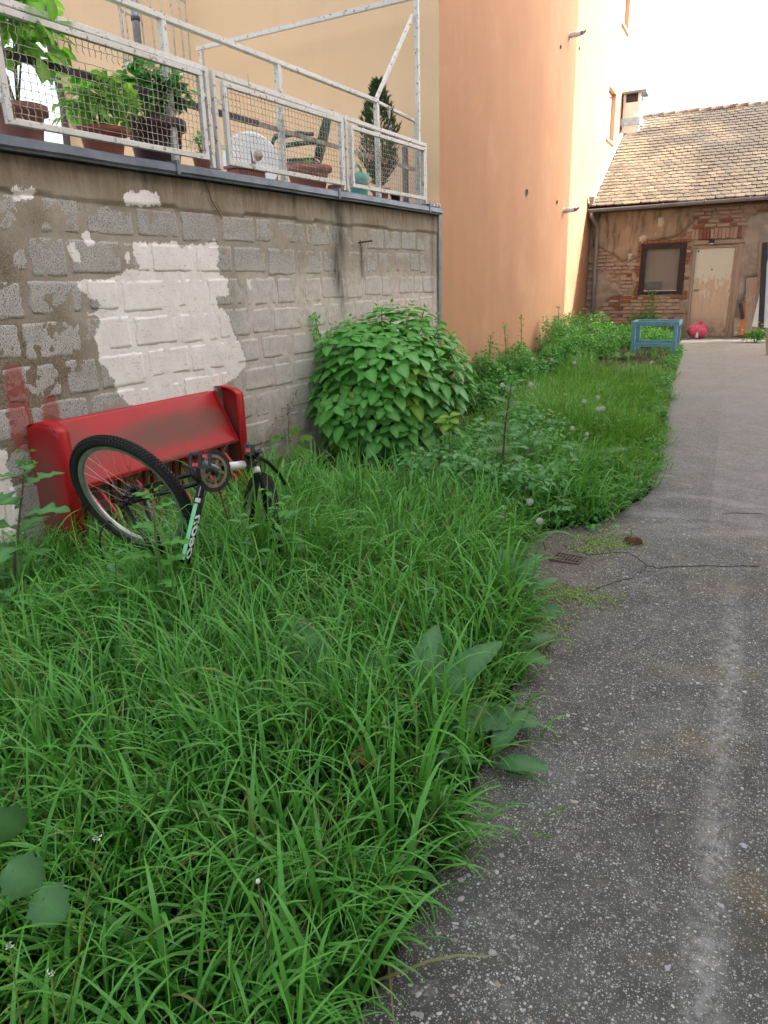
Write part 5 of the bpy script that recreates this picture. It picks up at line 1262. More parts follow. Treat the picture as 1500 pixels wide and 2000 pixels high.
for k in range(n):
    c_ = Pn[k]; ax_ = Dn[k] * [.75, .75, .5] + np.array([0, 0, .95]); ax_ /= np.linalg.norm(ax_)
    x_ = np.cross(ax_, rng.normal(size=3)); x_ /= np.linalg.norm(x_); y_ = np.cross(ax_, x_); young = rng.random() < .04
    for tier, (cnt, sz, out_) in enumerate(((2, .190, 1.0), (2, .165, .95), (2, .100, .75), (2, .042, .3))):
        for j in range(cnt):
            a = PI * j + tier * PI / 2 + rng.normal(0, .22); d = (x_ * math.cos(a) + y_ * math.sin(a)) * out_ + ax_ * (1.05 - out_) * .9 + np.array([0, 0, -.10]) + Dn[k] * .12
            LP.append(c_ - ax_ * (.075 - .024 * tier) + d * .015); LD.append(d); LU.append(ax_ + d * .1 + rng.normal(0, .12, 3)); LS.append(sz * rng.uniform(.62, 1.15)); LY.append(1 if (young or tier == 3) else 0)
LP, LD, LU, LS, LY = map(np.array, (LP, LD, LU, LS, LY))
fac = (LP - HC); fac = fac / np.linalg.norm(fac, axis=1, keepdims=True); tocam = CAM - LP; dist = np.linalg.norm(tocam, axis=1)
score = (fac * tocam).sum(1) / dist * 1.5 - dist * .25 + LS * 8; big_ = np.argsort(-score)[:300]; isb = np.zeros(len(LP), bool); isb[big_] = True
mh, my = leaf_mesh('leaf', T_HYD, M_HYD), leaf_mesh('young_leaf', T_HYD, M_HYDY)
for q in big_: leaf_at(my if LY[q] else mh, hb(LP[q]), LD[q], LU[q], LS[q], hy)
rs = ~isb & (LY == 0); leaf_object('foliage', None, [scatter(T_HYD, hb(LP[rs]), LD[rs], LU[rs], LS[rs])], M_HYD, hy, 'stuff')
rs = ~isb & (LY == 1); leaf_object('young_foliage', None, [scatter(T_HYD, hb(LP[rs]), LD[rs], LU[rs], LS[rs])], M_HYDY, hy, 'stuff')
m_in = 900; D2 = rng.normal(size=(m_in, 3)); D2 /= np.linalg.norm(D2, axis=1, keepdims=True); D2[:, 2] = np.abs(D2[:, 2]) * 1.2 - .35; P2 = HC + D2 * HR * rng.uniform(.55, .88, (m_in, 1)); P2[:, 0] = np.maximum(P2[:, 0], KX + (P2[:, 1] - KY) * .063 + .06)
leaf_object('inner_foliage', None, [scatter(T_HYD, hb(P2), D2 + rng.normal(0, .5, (m_in, 3)), D2 + [0, 0, 1.], .11 * rng.uniform(.7, 1.1, m_in))], M_HYD, hy, 'stuff')
# one yellow-green young shoot low on the right, a bit of ivy on the left
for (px_, py_, dpt, lab, cnt, sz) in ((878, 822, 5.75, 'yellow green young shoot of broad leaves at the lower right of the hydrangea', 9, .13),):
    q = at(px_, py_, dpt); t = thing('young_shoot', q, lab, 'shoot'); MB().tube([(0, 0, -.35), (0, 0, 0)], .006, 5).build('stem', M_STEMG, t)
    for j in range(cnt): a = 2.4 * j; leaf_at(my, (0, 0, .012 * j - .05), (math.cos(a), math.sin(a), .1 + .05 * j - .2), (0.2 * math.cos(a), -.4, 1), sz * rng.uniform(.7, 1.1), t)
q = wp(on_wall(622, 660, .05)[0], .05, .9); t = thing('ivy_sprig', q, 'thin ivy sprig climbing the block wall at the left of the hydrangea', 'ivy')
mb = MB(); top = np.array(wp(on_wall(613, 610, .04)[0], .04, on_wall(613, 610, .04)[1])) - q; mb.tube([(0, 0, -.3), (.02, .05, .1), top], [.006, .005, .002], 5); mb.build('stem', M_STEMR, t)
P = np.array([top * s + rng.normal(0, .022, 3) for s in rng.uniform(.15, 1, 70)]); P[:, 0] = np.maximum(P[:, 0], -.03)
leaf_object('foliage', None, [scatter(T_OV, P, rng.normal(size=(70, 3)) + [.6, -.4, 0], np.tile([.8, -.5, .5], (70, 1)), .045 * rng.uniform(.5, 1.2, 70))], M_HYD, t)

# ------------------------------------------------------------------ grass
def blades(n, x, y, L, w, az, th0, curl, S_, z0=None, tint=None, dry=None):
    """n blades as ribbons with a folded tip; returns verts, quads, attrs"""
    s = np.linspace(0, 1, S_ + 1); th = th0[:, None] + curl[:, None] * s[None] ** 2.3
    ds = L[:, None] / S_; dx = np.sin(th) * ds; dz = np.cos(th) * ds
    r_ = np.concatenate([np.zeros((n, 1)), np.cumsum(dx[:, 1:] * .5 + dx[:, :-1] * .5, 1)], 1); z = np.concatenate([np.zeros((n, 1)), np.cumsum(dz[:, 1:] * .5 + dz[:, :-1] * .5, 1)], 1)
    tw = (rng.random(n) - .5)[:, None] * 1.6 * s[None]
    bx = x[:, None] + r_ * np.cos(az)[:, None]; by = y[:, None] + r_ * np.sin(az)[:, None]; g_ = ground(by) if z0 is None else z0
    bz = np.maximum(z - .02, .008 + .02 * rng.random((n, 1))) + g_
    wd_ = w[:, None] / 2 * np.clip(1 - s ** 3.4, .03, 1)[None] * (.65 + .35 * np.minimum(1, s * 4))[None]
    px_ = -np.sin(az)[:, None] * np.cos(tw) * wd_; py_ = np.cos(az)[:, None] * np.cos(tw) * wd_; pz_ = np.sin(tw) * wd_
    Vv = np.stack([np.stack([bx - px_, by - py_, bz - pz_], -1), np.stack([bx + px_, by + py_, bz + pz_], -1)], 2).reshape(-1, 3)
    a = (np.arange(n) * (S_ + 1) * 2)[:, None] + np.arange(S_)[None] * 2; Qq = np.stack([a, a + 1, a + 3, a + 2], -1).reshape(-1, 4)
    tip = np.tile(np.repeat(s, 2), n); tint = rng.random(n) if tint is None else tint; dry = (rng.random(n) < .035) * rng.random(n) if dry is None else dry
    k = (S_ + 1) * 2
    return Vv, Qq, {'tint': np.repeat(tint, k), 'tip': tip, 'dry': np.repeat(dry, k)}
def wallx_at(y): return KX + (np.minimum(y, KY) - KY) * .0631
def hydmask(x, y): return ((x - HC[0]) / .80) ** 2 + ((y - HC[1]) / .92) ** 2 < 1
def grass_patch(name, m, y0, y1, dens, per, Lm, Wm, S_, keepf=None, curlm=1.5, spread=.05):
    area = (y1 - y0) * 3.2; nt = int(dens * area); cx_ = -3.9 + 3.4 * rng.random(nt); cy_ = y0 + (y1 - y0) * rng.random(nt)
    ex = edge_x(cy_) + (fbm(cy_ * 3, cy_ * 0, 3, 40) - .5) * .16 - .02; k = (cx_ < ex) & (cx_ > wallx_at(cy_) + .02) & ~hydmask(cx_, cy_)
    if keepf is not None: k &= keepf(cx_, cy_)
    cx_, cy_, ex = cx_[k], cy_[k], ex[k]; nt = len(cx_); h_ = (.62 + .75 * fbm(cx_ * 1.6, cy_ * 1.6, 3, 50)); ed = np.clip((ex - cx_) / .35, 0, 1); h_ *= .62 + .38 * ed; h_ *= 1 - .35 * np.clip((cy_ - 4.1) / .6, 0, 1) * (cx_ < -1.9) * (cy_ < 6.2); g1_, g2_ = at(350, 1095, 3.08), at(505, 1000, 3.62); h_ *= 1 + .55 * np.exp(-((cx_ - g1_[0]) / .38) ** 2 - ((cy_ - g1_[1]) / .30) ** 2) + .80 * np.exp(-((cx_ - g2_[0]) / .42) ** 2 - ((cy_ - g2_[1]) / .35) ** 2); h_ *= 1 - .5 * np.exp(-((cx_ + 3.25) / .45) ** 2 - ((cy_ - 2.3) / .5) ** 2)
    cl = fbm(cx_ * 1.1, cy_ * 1.1, 3, 60); flow = 2 * PI * fbm(cx_ * .55, cy_ * .55, 2, 70) * 1.6
    pale = rng.random(nt) ** 3; n = nt * per; rp_ = lambda v: np.repeat(v, per)
    x = rp_(cx_) + rng.normal(0, spread, n); y = rp_(cy_) + rng.normal(0, spread, n)
    az = rng.random(n) * 2 * PI; fl = rp_(flow); mixf = .45; az = np.arctan2(np.sin(az) * (1 - mixf) + np.sin(fl) * mixf, np.cos(az) * (1 - mixf) + np.cos(fl) * mixf)
    out_ = (rp_(1 - ed) > .55) & (rng.random(n) < .65); az = np.where(out_, rng.normal(0, .6, n), az)
    L = Lm * rp_(h_) * rng.uniform(.40, 1.2, n); th0 = np.abs(rng.normal(.10, .30, n)); curl = np.clip(rng.normal(curlm, .75, n), .1, 3.0)
    w = Wm * rng.uniform(.5, 1.25, n); tint = np.clip(rp_(cl) * .7 + .35 * rp_(pale) + rng.normal(.02, .25, n), 0, 1)
    Vv, Qq, at_ = blades(n, x, y, L, w, az, th0, curl, S_, None, tint)
    o = link(name, np_mesh(name, Vv, Qq, True, at_, m)); o['kind'] = 'stuff'; return o
def clear_rack(x, y): return ~((y > 4.95) & (x < -2.35)) & ~((x > -1.95) & (x < -1.15) & (y > 4.6) & (rng.random(len(x)) < .45)) & ~((x < -3.30) & (y > 2.8) & (y < 4.5) & (rng.random(len(x)) < .7))
o = grass_patch('tall_grass', M_GRASS, .15, 3.4, 115, 20, .43, .0115, 9, clear_rack, 1.75, .045); props(o, 'long arching dark green grass blades in the foreground', 'grass')
o = grass_patch('middle_grass', M_GRASS, 3.4, 6.0, 175, 17, .42, .0095, 7, clear_rack, 1.9, .05); props(o, 'tall green grass in front of the hydrangea and the rack', 'grass')
o = grass_patch('lawn_grass', M_GRASSF, 5.6, 9.8, 170, 16, .31, .0090, 5, lambda x, y: (x > -2.75 + .3 * rng.random(len(x))) & ~((y < 6.2) & (x > -1.9) & (x < -1.35) & (rng.random(len(x)) < .45)) & ~((y < 6.2) & (x < -2.2)), 1.3, .05); props(o, 'fresh yellow green grass beyond the hydrangea', 'grass')
o = grass_patch('far_grass', M_GRASSF, 9.6, 16.6, 150, 12, .25, .009, 3, lambda x, y: (x > -2.9 + .4 * rng.random(len(x))) & ~((x > -2.35) & (y > 11.8) & (rng.random(len(x)) < .92)), 1.2, .06); props(o, 'short bright grass in the far half of the yard', 'grass')

def loose(name, label, m, n, Lm, Wm, th, curlv, dryv, y0, y1, S_=6):
    y = y0 + (y1 - y0) * rng.random(n); x = wallx_at(y) + .05 + (edge_x(y) - wallx_at(y) - .05) * rng.random(n); k = clear_rack(x, y) & ~hydmask(x, y); x, y = x[k], y[k]; n = len(x)
    Vv, Qq, at_ = blades(n, x, y, Lm * rng.uniform(.6, 1.1, n), Wm * rng.uniform(.6, 1.3, n), rng.random(n) * 2 * PI, np.abs(rng.normal(th, .25, n)), rng.uniform(.1, curlv, n), S_, None, rng.random(n), np.full(n, dryv) * rng.uniform(.5, 1, n))
    o = link(name, np_mesh(name, Vv, Qq, True, at_, m)); o['kind'] = 'stuff'; return props(o, label, 'grass')
loose('dry_grass', 'dead straw coloured blades tangled in the tall grass', M_GRASS, 900, .42, .007, .55, 1.6, 1.0, .3, 6.0)
loose('thin_grass', 'thin upright light green culms standing above the tall grass', M_GRASSF, 1500, .54, .0035, .18, .8, .12, .3, 6.0)
loose('wide_grass', 'broad fresh blades standing out from the tall grass', M_GRASS, 3000, .50, .017, .25, 1.9, .0, .2, 5.0, 9)

# ------------------------------------------------------------------ leafy ground cover
def cover(name, label, m, tpl, n, xf, size, hmax, layers=1, up=.6, cat='ground cover'):
    x, y = xf(n); z = ground(y) + hmax(x, y) * rng.random(len(x)) ** .7
    D = rng.normal(size=(len(x), 3)); D[:, 2] *= .35; U = rng.normal(size=(len(x), 3)) * (1 - up) + [0, -.15, 1]
    o = leaf_object(name, None, [scatter(tpl, np.stack([x, y, z], -1), D, U, size * rng.uniform(.5, 1.3, len(x)), np.clip(fbm(x * 3, y * 3, 2, 5) + rng.normal(0, .2, len(x)), 0, 1))], m, None, 'stuff'); return props(o, label, cat)
def strip_far(n):
    y = 8.3 + 8.8 * rng.random(n); w_ = .35 + .55 * fbm(y * .9, y * 0, 3, 3) + .9 * np.clip((y - 12) / 4, 0, 1); x = KX + .03 + w_ * rng.random(n) * 1.15; return x, y
cover('leafy_weeds', 'thick band of leafy green weeds along the foot of the orange wall', M_WEED, T_OV, 24000, strip_far, .066, lambda x, y: (.10 + 1.2 * np.clip(fbm(x * 2.2, y * 2.2, 3, 8) - .28, 0, 1)) * np.clip(1.2 - (x - KX) / 2.0, .3, 1))
def around_bush(n):
    y = 4.55 + 2.9 * rng.random(n) ** 1.3; x = -2.25 + 1.7 * rng.random(n); k = (x < np.interp(y, [4.5, 4.9, 5.4, 6.2, 7.5], [-.95, -1.0, -1.25, -1.5, -1.75]) + .15 * rng.normal(size=n)) & (fbm(x * 2.2, y * 2.2, 3, 44) > .38); return x[k], y[k]
cover('broadleaf_weeds', 'patch of broad leaved green weeds between the hydrangea and the path', M_WEEDB, T_HYD, 5500, around_bush, .068, lambda x, y: (.14 + .36 * fbm(x * 3, y * 3, 3, 9)) * np.clip((edge_x(y) - x) / .3 + .3, .3, 1))
cover('mixed_weeds', 'bright small leaved weeds growing through the broad leaved patch beside the path', M_WEED, T_OV, 9000, around_bush, .055, lambda x, y: (.10 + .42 * fbm(x * 4, y * 4, 3, 19)) * np.clip((edge_x(y) - x) / .3 + .3, .3, 1))
def pathside(n):
    y = 1.0 + 5.6 * rng.random(n) ** .9; x = edge_x(y) - .02 - np.abs(rng.normal(0, .12, n)); return x, y
cover('chickweed', 'low small leaved chickweed creeping along the near path edge', M_WEED, T_OV, 5200, pathside, .026, lambda x, y: .03 + .10 * fbm(x * 5, y * 5, 2, 9))
def lawn_edge(n):
    y = 5.4 + 9 * rng.random(n); x = edge_x(y) + .02 - np.abs(rng.normal(0, .14, n)); k = fbm(y * 2.2, y * 0, 3, 23) > .47; return x[k], y[k]
cover('edge_weeds', 'ragged low weeds spilling over the far path edge', M_WEED, T_OV, 4200, lawn_edge, .045, lambda x, y: .03 + .20 * fbm(x * 4, y * 4, 2, 9))
def limes(n):
    P = []
    for (px_, py_, sx, sy, q) in ((1180, 1062, .10, .10, .30), (1112, 1160, .13, .07, .30), (1055, 1215, .10, .12, .15), (1035, 1265, .06, .12, .15), (1135, 1075, .08, .06, .05), (1190, 1040, .05, .08, .05)):
        c_ = on_z(px_, py_, .02); k = int(n * q); P.append(np.stack([c_[0] + rng.normal(0, sx, k), c_[1] + rng.normal(0, sy, k)], -1))
    P = np.concatenate(P); return P[:, 0], P[:, 1]
o = cover('lime_creeper', 'yellow green creeper growing in the path joints beside the drain grate', M_LIME, T_OV, 2600, limes, .016, lambda x, y: .015 + .02 * fbm(x * 9, y * 9, 2, 2)); o.location.z = .012
def undergrow(n):
    y = .3 + 6 * rng.random(n); x = wallx_at(y) + .05 + (edge_x(y) - wallx_at(y) - .1) * rng.random(n); return x, y
cover('clover', 'small clover leaves scattered under the tall grass', M_WEED, T_OV, 7000, undergrow, .028, lambda x, y: .02 + .16 * fbm(x * 3, y * 3, 2, 19))
def bedhouse(n):
    y = 14.6 + 2.5 * rng.random(n); x = -3.3 + 2.0 * rng.random(n); k = x < edge_x(y) - .02; return x[k], y[k]
cover('house_bed_weeds', 'mixed leafy weeds in the bed below the house window', M_WEED, T_OV, 7000, bedhouse, .058, lambda x, y: .10 + .42 * fbm(x * 2, y * 2, 3, 29))

# ------------------------------------------------------------------ individual weeds
ML = {k: leaf_mesh('leaf', tp, m) for k, (tp, m) in {'lobe': (T_LOBE, M_WEEDB), 'ov': (T_OV, M_WEED), 'ovb': (T_OV, M_WEEDB), 'lance': (T_LANCE, M_WEED), 'dock': (T_DOCK, M_DOCK), 'hyd': (T_HYD, M_WEEDB), 'light': (T_LOBE, M_WEED)}.items()}
def stalk(name, base, top, label, cat='weed', kind='lobe', n=12, size=.15, stem=M_STEMG, r=.008, s0=.15, head=0, grp=None, wide=1.0):
    base = np.asarray(base, float); v = np.asarray(top, float) - base; t = thing(name, base, label, cat, grp)
    bend = np.append(rng.normal(0, .03, 2), 0); pt = lambda s: v * s + bend * math.sin(PI * s)
    MB().tube([pt(s) for s in np.linspace(-.03, 1, 8)], [r * (1.1 - .75 * s) for s in np.linspace(0, 1, 8)], 6).build('stem', stem, t)
    for i in range(n):
        s = s0 + (1 - s0) * (i + .5) / n; a = 2.4 * i + rng.normal(0, .3); d = np.array([math.cos(a), math.sin(a), .55 - .25 * (1 - s)]); d[:2] *= wide
        leaf_at(ML[kind], pt(s), d, (-d[0] * .3, -d[1] * .3 - .1, 1), size * (1.1 - .55 * s) * rng.uniform(.8, 1.15), t)
    if head:
        P = np.array([pt(1.0)] * head) + rng.normal(0, .022, (head, 3)); leaf_object('bud_cluster', None, [scatter(T_OV, P, rng.normal(size=(head, 3)) + [0, 0, .8], rng.normal(size=(head, 3)), .03 * rng.uniform(.6, 1.2, head))], M_WEED, t, 'stuff')
    return t
for (px_, py_, dp_, lab, k_, n_, sz_) in ((520, 950, 3.45, 'leafy weed hiding the lower front wheel of the bicycle', 'ov', 16, .13), (462, 1000, 3.25, 'dark leafy weed in front of the bicycle frame', 'ovb', 14, .12), (545, 965, 3.6, 'broad leaved weed to the right of the bicycle handlebar', 'hyd', 9, .15), (225, 1075, 3.05, 'low leafy weed under the large bicycle wheel', 'ovb', 12, .11)):
    t_ = at(px_, py_, dp_); stalk('leafy_weed', (t_[0] + .03, t_[1], 0), t_, lab, kind=k_, n=n_, size=sz_, r=.006, s0=.15)
def gp(px_, py_, z=0.0): p_ = on_z(px_, py_, z); return np.array([p_[0], p_[1], gz_(p_[1])])
def stalk_px(name, b, dpt, tpx, label, **k):
    """b: image point on the ground sheet; tpx: image point of the top at the same depth"""
    base = gp(*b); c = CM @ (base - CAM); top = at(tpx[0], tpx[1], c[2]); return stalk(name, base, top, label, **k)
stalk_px('sow_thistle', (20, 1215), 0, (50, 905), 'tall sow thistle with drooping jagged leaves left of the red rack', kind='lobe', n=14, size=.30, stem=M_STEMR, r=.010, head=30)
_t = at(298, 965, 3.0); stalk('sow_thistle', (_t[0] + .06, _t[1] - .02, 0), _t, 'light green leafy weed in front of the upside down bicycle wheel', kind='light', n=13, size=.19, r=.009, head=14)
stalk_px('sow_thistle', (985, 985), 0, (1000, 745), 'tall blue green weed with a brown stem right of the hydrangea', kind='hyd', n=22, size=.20, stem=M_STEMR, r=.012, head=24)
stalk_px('leafy_weed', (1010, 960), 0, (1060, 830), 'blue green broad leaved weed between the grass and the brown stemmed weed', kind='hyd', n=8, size=.14)
for (b, tp_, lab, k, nn, sz) in (((1040, 1215), (1048, 1085), 'upright narrow leaved weed at the path edge below the dandelion clocks', 'lance', 18, .11), ((985, 1120), (985, 985), 'bushy bright weed left of the dandelion clocks', 'ov', 16, .10), ((1012, 1005), (1010, 925), 'small weed with pointed leaves below the brown stemmed weed', 'ov', 12, .09), ((90, 1290), (75, 1170), 'broad leaved weed under the tall sow thistle', 'hyd', 8, .15), ((30, 1260), (10, 1150), 'weed with large pale leaves at the left edge of the photo', 'hyd', 8, .17), ((600, 980), (578, 905), 'soft green weed left of the hydrangea foot', 'hyd', 7, .13), ((1120, 985), (1130, 930), 'low bushy weed on the path side of the lawn edge', 'hyd', 10, .10), ((900, 1000), (905, 935), 'leafy weed in the shade below the hydrangea', 'hyd', 9, .11), ((1190, 1000), (1195, 950), 'small dark leaved weed overhanging the path edge', 'ov', 12, .08), ((1235, 1055), (1232, 1035), 'tiny green sprout in the broken hole of the path edge', 'lance', 7, .05)):
    stalk_px('leafy_weed', b, 0, tp_, lab, kind=k, n=nn, size=sz, r=.006, s0=.05)
for j, (b, tp_) in enumerate((((962, 725), (958, 660)), ((985, 712), (985, 640)), ((1012, 705), (1018, 620)), ((945, 745), (935, 700)), ((1088, 665), (1090, 600)))):
    _t = on_x(tp_[0], tp_[1], KX + .16); stalk('wall_weed', (_t[0] + .02, _t[1], gz_(_t[1])), _t, ('slender dark weed against the orange wall, %s' % ('second from the hydrangea', 'third from the hydrangea', 'tallest of the near clump', 'nearest the hydrangea', 'farthest one by the sunlit strip')[j]), kind='ov', n=20, size=.17, stem=M_STEMR, r=.009, s0=.1, head=20, grp='slender weeds against the orange wall')
# dock rosettes
def dock(px_, py_, label, n=7, size=.32, seed=0, z=0.0, dirs=None):
    base = gp(px_, py_, z); t = thing('dock_plant', base, label, 'dock')
    for i in range(n):
        if dirs: dx, dy, dz, sc = dirs[i]
        else: a = 2 * PI * i / n + seed; dx, dy, dz, sc = math.cos(a), math.sin(a), .75 + .25 * math.sin(i * 2.3), size
        d = np.array([dx, dy, dz]); d /= np.linalg.norm(d); st = d * sc * .35; MB().tube([(0, 0, 0), st * [1, 1, 1.1]], .005, 5).build('leaf_stalk', M_STEMG, t)
        leaf_at(ML['dock'], st, d, (-dx * .6, -dy * .6 - .45, 1.1), sc, t)
    return t
dock(820, 1435, 'big dock plant with broad upright leaves amid the near grass', 6, .3, 0, 0, [(.9, .15, .55, .30), (.5, .6, 1.2, .32), (-.9, .3, .75, .36), (.8, -.5, .2, .24), (-.2, .8, 1.5, .30), (.3, -.8, .35, .22)])
dock(670, 1420, 'dock plant with one huge ribbed leaf leaning left in the near grass', 3, .3, 0, 0, [(-.75, .35, 1.0, .38), (.3, .7, 1.0, .26), (-.5, -.4, .5, .24)])
dock(1000, 1190, 'dock plant with a long leaf reaching over the path edge', 5, .3, 0, 0, [(1, -.1, .2, .25), (-.4, .5, 1.3, .24), (.2, .7, 1.2, .24), (-.8, -.2, .9, .2), (.6, .5, .8, .2)])
dock(950, 1500, 'dock plant with wide leaves drooping onto the near path', 5, .3, 0, 0, [(1, .3, .25, .17), (1, -.35, .0, .19), (.3, .8, .9, .18), (.7, -.1, .5, .15), (-.3, -.5, .6, .17)])
dock(1085, 940, 'dock plant with round blue green leaves in the middle of the lawn edge', 5, .27, 1.0)
dock(1150, 915, 'dock plant with one upright oval leaf in the bright lawn', 4, .27, 2.2)
dock(985, 1290, 'low dock plant among small weeds left of the yellow green creeper', 5, .18, .7)
t = dock(1215, 715, 'low round leaved plant near the blue table frame', 9, .17, .3, .1)
# large pale leaves at the lower left corner, shepherd's purse stalks
b_ = gp(-40, 1850); t = thing('mallow_plant', b_, 'blue green mallow with rounded scalloped leaves at the lower left corner', 'mallow')
mm = leaf_mesh('leaf', leaf_tpl(1, 1.1, 26, .35, .10, lobes=lambda s: (math.sin(PI * min(.99, max(.02, s))) ** .5) * (1 + .10 * math.sin(s * 22) + .04 * math.sin(s * 61))), M_DOCK)
for (px_, py_, dp, sz, d, u) in ((25, 1700, 1.62, .088, (.5, .1, -.25), (-.1, -.6, .9)), (85, 1755, 1.60, .085, (.7, -.2, -.2), (.1, -.6, .9)), (-5, 1600, 1.66, .088, (.3, .2, -.4), (0, -.7, .8))):
    q = at(px_, py_, dp) - b_; MB().tube([(0, 0, 0), q * .5 + [0, 0, .05], q], .0022, 5).build('leaf_stalk', M_STEMG, t); leaf_at(mm, q - np.array(d) * sz * .4, d, u, sz, t)
def purse(b, tpx, dpt, label):
    top = at(*tpx, dpt); base = np.array([top[0] - .12, top[1] - .08, 0]) if b is None else np.append(at(*b, dpt)[:2], 0); t = thing('shepherds_purse', base, label, 'wildflower', 'shepherd purse stalks')
    v = top - base; MB().tube([(0, 0, 0), v * .5, v], [.0024, .0020, .0014], 5).build('stem', M_LIME, t)
    mb = MB(); V, Q, _ = T_SMALL
    for i in range(34):
        s = .42 + .56 * i / 34; a = 2.4 * i; d = np.array([math.cos(a), math.sin(a), .5]); p0 = v * s; p1 = p0 + d * .016 * (1.2 - .5 * s); mb.tube([p0, p1], .0007, 3, False)
        B = basis(np.array([d]), rng.normal(size=(1, 3)))[0]; mb.add([p1 + B @ (q * .010) for q in V], [tuple(Q[0])])
    mb.build('seed_pods', M_LIME, t)['kind'] = 'stuff'; mb = MB()
    for i in range(16):
        a = 2.4 * i; d = np.array([math.cos(a), math.sin(a), .9]) * .009 * rng.uniform(.1, 1); B = basis(rng.normal(size=(1, 3)), rng.normal(size=(1, 3)))[0]; mb.add([v + d + B @ (q * .0045) for q in V], [tuple(Q[0])])
    mb.build('flower_head', M_WPET, t)
purse((20, 1920), (190, 1640), 1.30, "shepherd's purse stalk leaning right at the lower left corner"); purse((0, 1990), (20, 1850), 1.22, "short shepherd's purse stalk at the bottom left edge"); purse((70, 2040), (100, 1905), 1.22, "shepherd's purse stalk near the bottom left edge beside the taller one")
# dandelion clocks
mbh = MB()
for i in range(150):
    z = 1 - 2 * (i + .5) / 150; a = 2.39996 * i; r_ = math.sqrt(1 - z * z); d = Vector((r_ * math.cos(a), r_ * math.sin(a), z)); e = d * .019; x_ = d.orthogonal().normalized(); y_ = d.cross(x_)
    mbh.tube([d * .003, e], .00018, 3, False)
    for k in range(6): q = x_ * math.cos(k * PI / 3) + y_ * math.sin(k * PI / 3); w_ = d.cross(q) * .00045; f_ = e + q * .0048 + d * .0022; mbh.add([e - w_, e + w_, f_], [(0, 1, 2)])
mbh.lathe([(.0002, -.004), (.0035, 0), (.0002, .004)], 8)
proto = None
clocks = [((1035, 980), 4.55, 'dandelion clock nearest the drain grate, upper one', 1.15), ((1054, 1018), 4.35, 'dandelion clock nearest the drain grate, lower one', 1.05), ((981, 752), 6.9, 'dandelion clock above the brown stemmed weed, left one', 1.1), ((1037, 751), 6.9, 'dandelion clock above the bright lawn, right of the brown stemmed weed', 1.2), ((1141, 784), 7.3, 'single dandelion clock in the middle of the bright lawn', 1.1),
          ((1168, 799), 7.0, 'left dandelion clock of the pair in the lawn', 1.2), ((1177, 798), 7.0, 'right dandelion clock of the pair in the lawn', 1.25), ((1168, 776), 7.6, 'dandelion clock behind the pair in the lawn', 1.1), ((1118, 836), 6.4, 'faded dandelion clock in the lower lawn', 1.0), ((1040, 701), 9.5, 'far dandelion clock by the weedy wall band, first', 1.2),
          ((1078, 703), 9.6, 'far dandelion clock by the weedy wall band, second', 1.2), ((1122, 709), 9.4, 'far dandelion clock by the weedy wall band, third', 1.25), ((1272, 708), 11.5, 'far dandelion clock right of the round leaved plant', 1.3), ((1146, 848), 6.1, 'small dandelion clock low in the bright lawn', .9)]
for (q, dpt, lab, sc) in clocks:
    top = at(*q, dpt); g0 = gz_(top[1]); hh = max(top[2] - g0, .06)
    if proto is None:
        t = thing('dandelion_clock', (top[0], top[1], g0), lab, 'dandelion', 'dandelion clocks in the grass'); hd = mbh.build('seed_head', M_FLUFF, t); proto = hd.data
    else:
        t = thing('dandelion_clock', (top[0], top[1], g0), lab, 'dandelion', 'dandelion clocks in the grass'); hd = link('seed_head', proto, t)
    hd.location = (0, 0, hh); hd.scale = (sc,) * 3
    MB().tube([(.04, .03, 0), (.015, .01, hh * .5), (0, 0, hh)], [.0028, .0024, .0018], 5).build('stem', M_STEMG, t)
# bare dandelion stalk in the foreground
top = at(504, 1722, 1.45); t = thing('bare_dandelion', (top[0], top[1] + .02, 0), 'bare dandelion stalk with a spent head in the near grass', 'dandelion')
MB().tube([(0, 0, 0), top - np.array([top[0], top[1] + .02, 0])], .0018, 6).build('stem', M_STEMR, t); v = top - np.array([top[0], top[1] + .02, 0]); MB().lathe([(.001, -.006), (.005, 0), (.004, .005), (.001, .007)], 9, Matrix.Translation([float(q) for q in v])).build('spent_head', M_WPET, t)
# grass stalks with seed spikes leaning over the path
for (b, mid_, tp_, dp, lab) in (((900, 1700), (960, 1640), (1100, 1578), 1.75, 'upper grass stalk with a seed spike leaning over the near path'), ((880, 1660), (960, 1620), (1075, 1635), 1.78, 'lower thin grass stalk arching over the near path')):
    P = [at(b[0], b[1], dp + .05), at(mid_[0], mid_[1], dp), at((mid_[0] + tp_[0]) / 2, (mid_[1] + tp_[1]) / 2 - 4, dp), at(*tp_, dp)]; o_ = np.append(P[0][:2], 0) + np.array([-.16, .03, 0]); t = thing('grass_stalk', o_, lab, 'grass stalk', 'seeding grass stalks over the path')
    MB().tube([(0, 0, 0)] + [p_ - o_ for p_ in P], [.0016, .0015, .0013, .0011, .0008], 5).build('stem', M_STEMG, t); mb = MB(); V, Q, _ = T_SMALL; dd = P[3] - P[2]; dd /= np.linalg.norm(dd)
    for i in range(22): B = basis(np.array([dd + rng.normal(0, .25, 3)]), rng.normal(size=(1, 3)))[0]; c_ = P[3] - o_ - dd * .0022 * i * 1.1; mb.add([c_ + B @ (q * .010) for q in V], [tuple(Q[0])])
    mb.build('seed_spike', M_LIME, t)
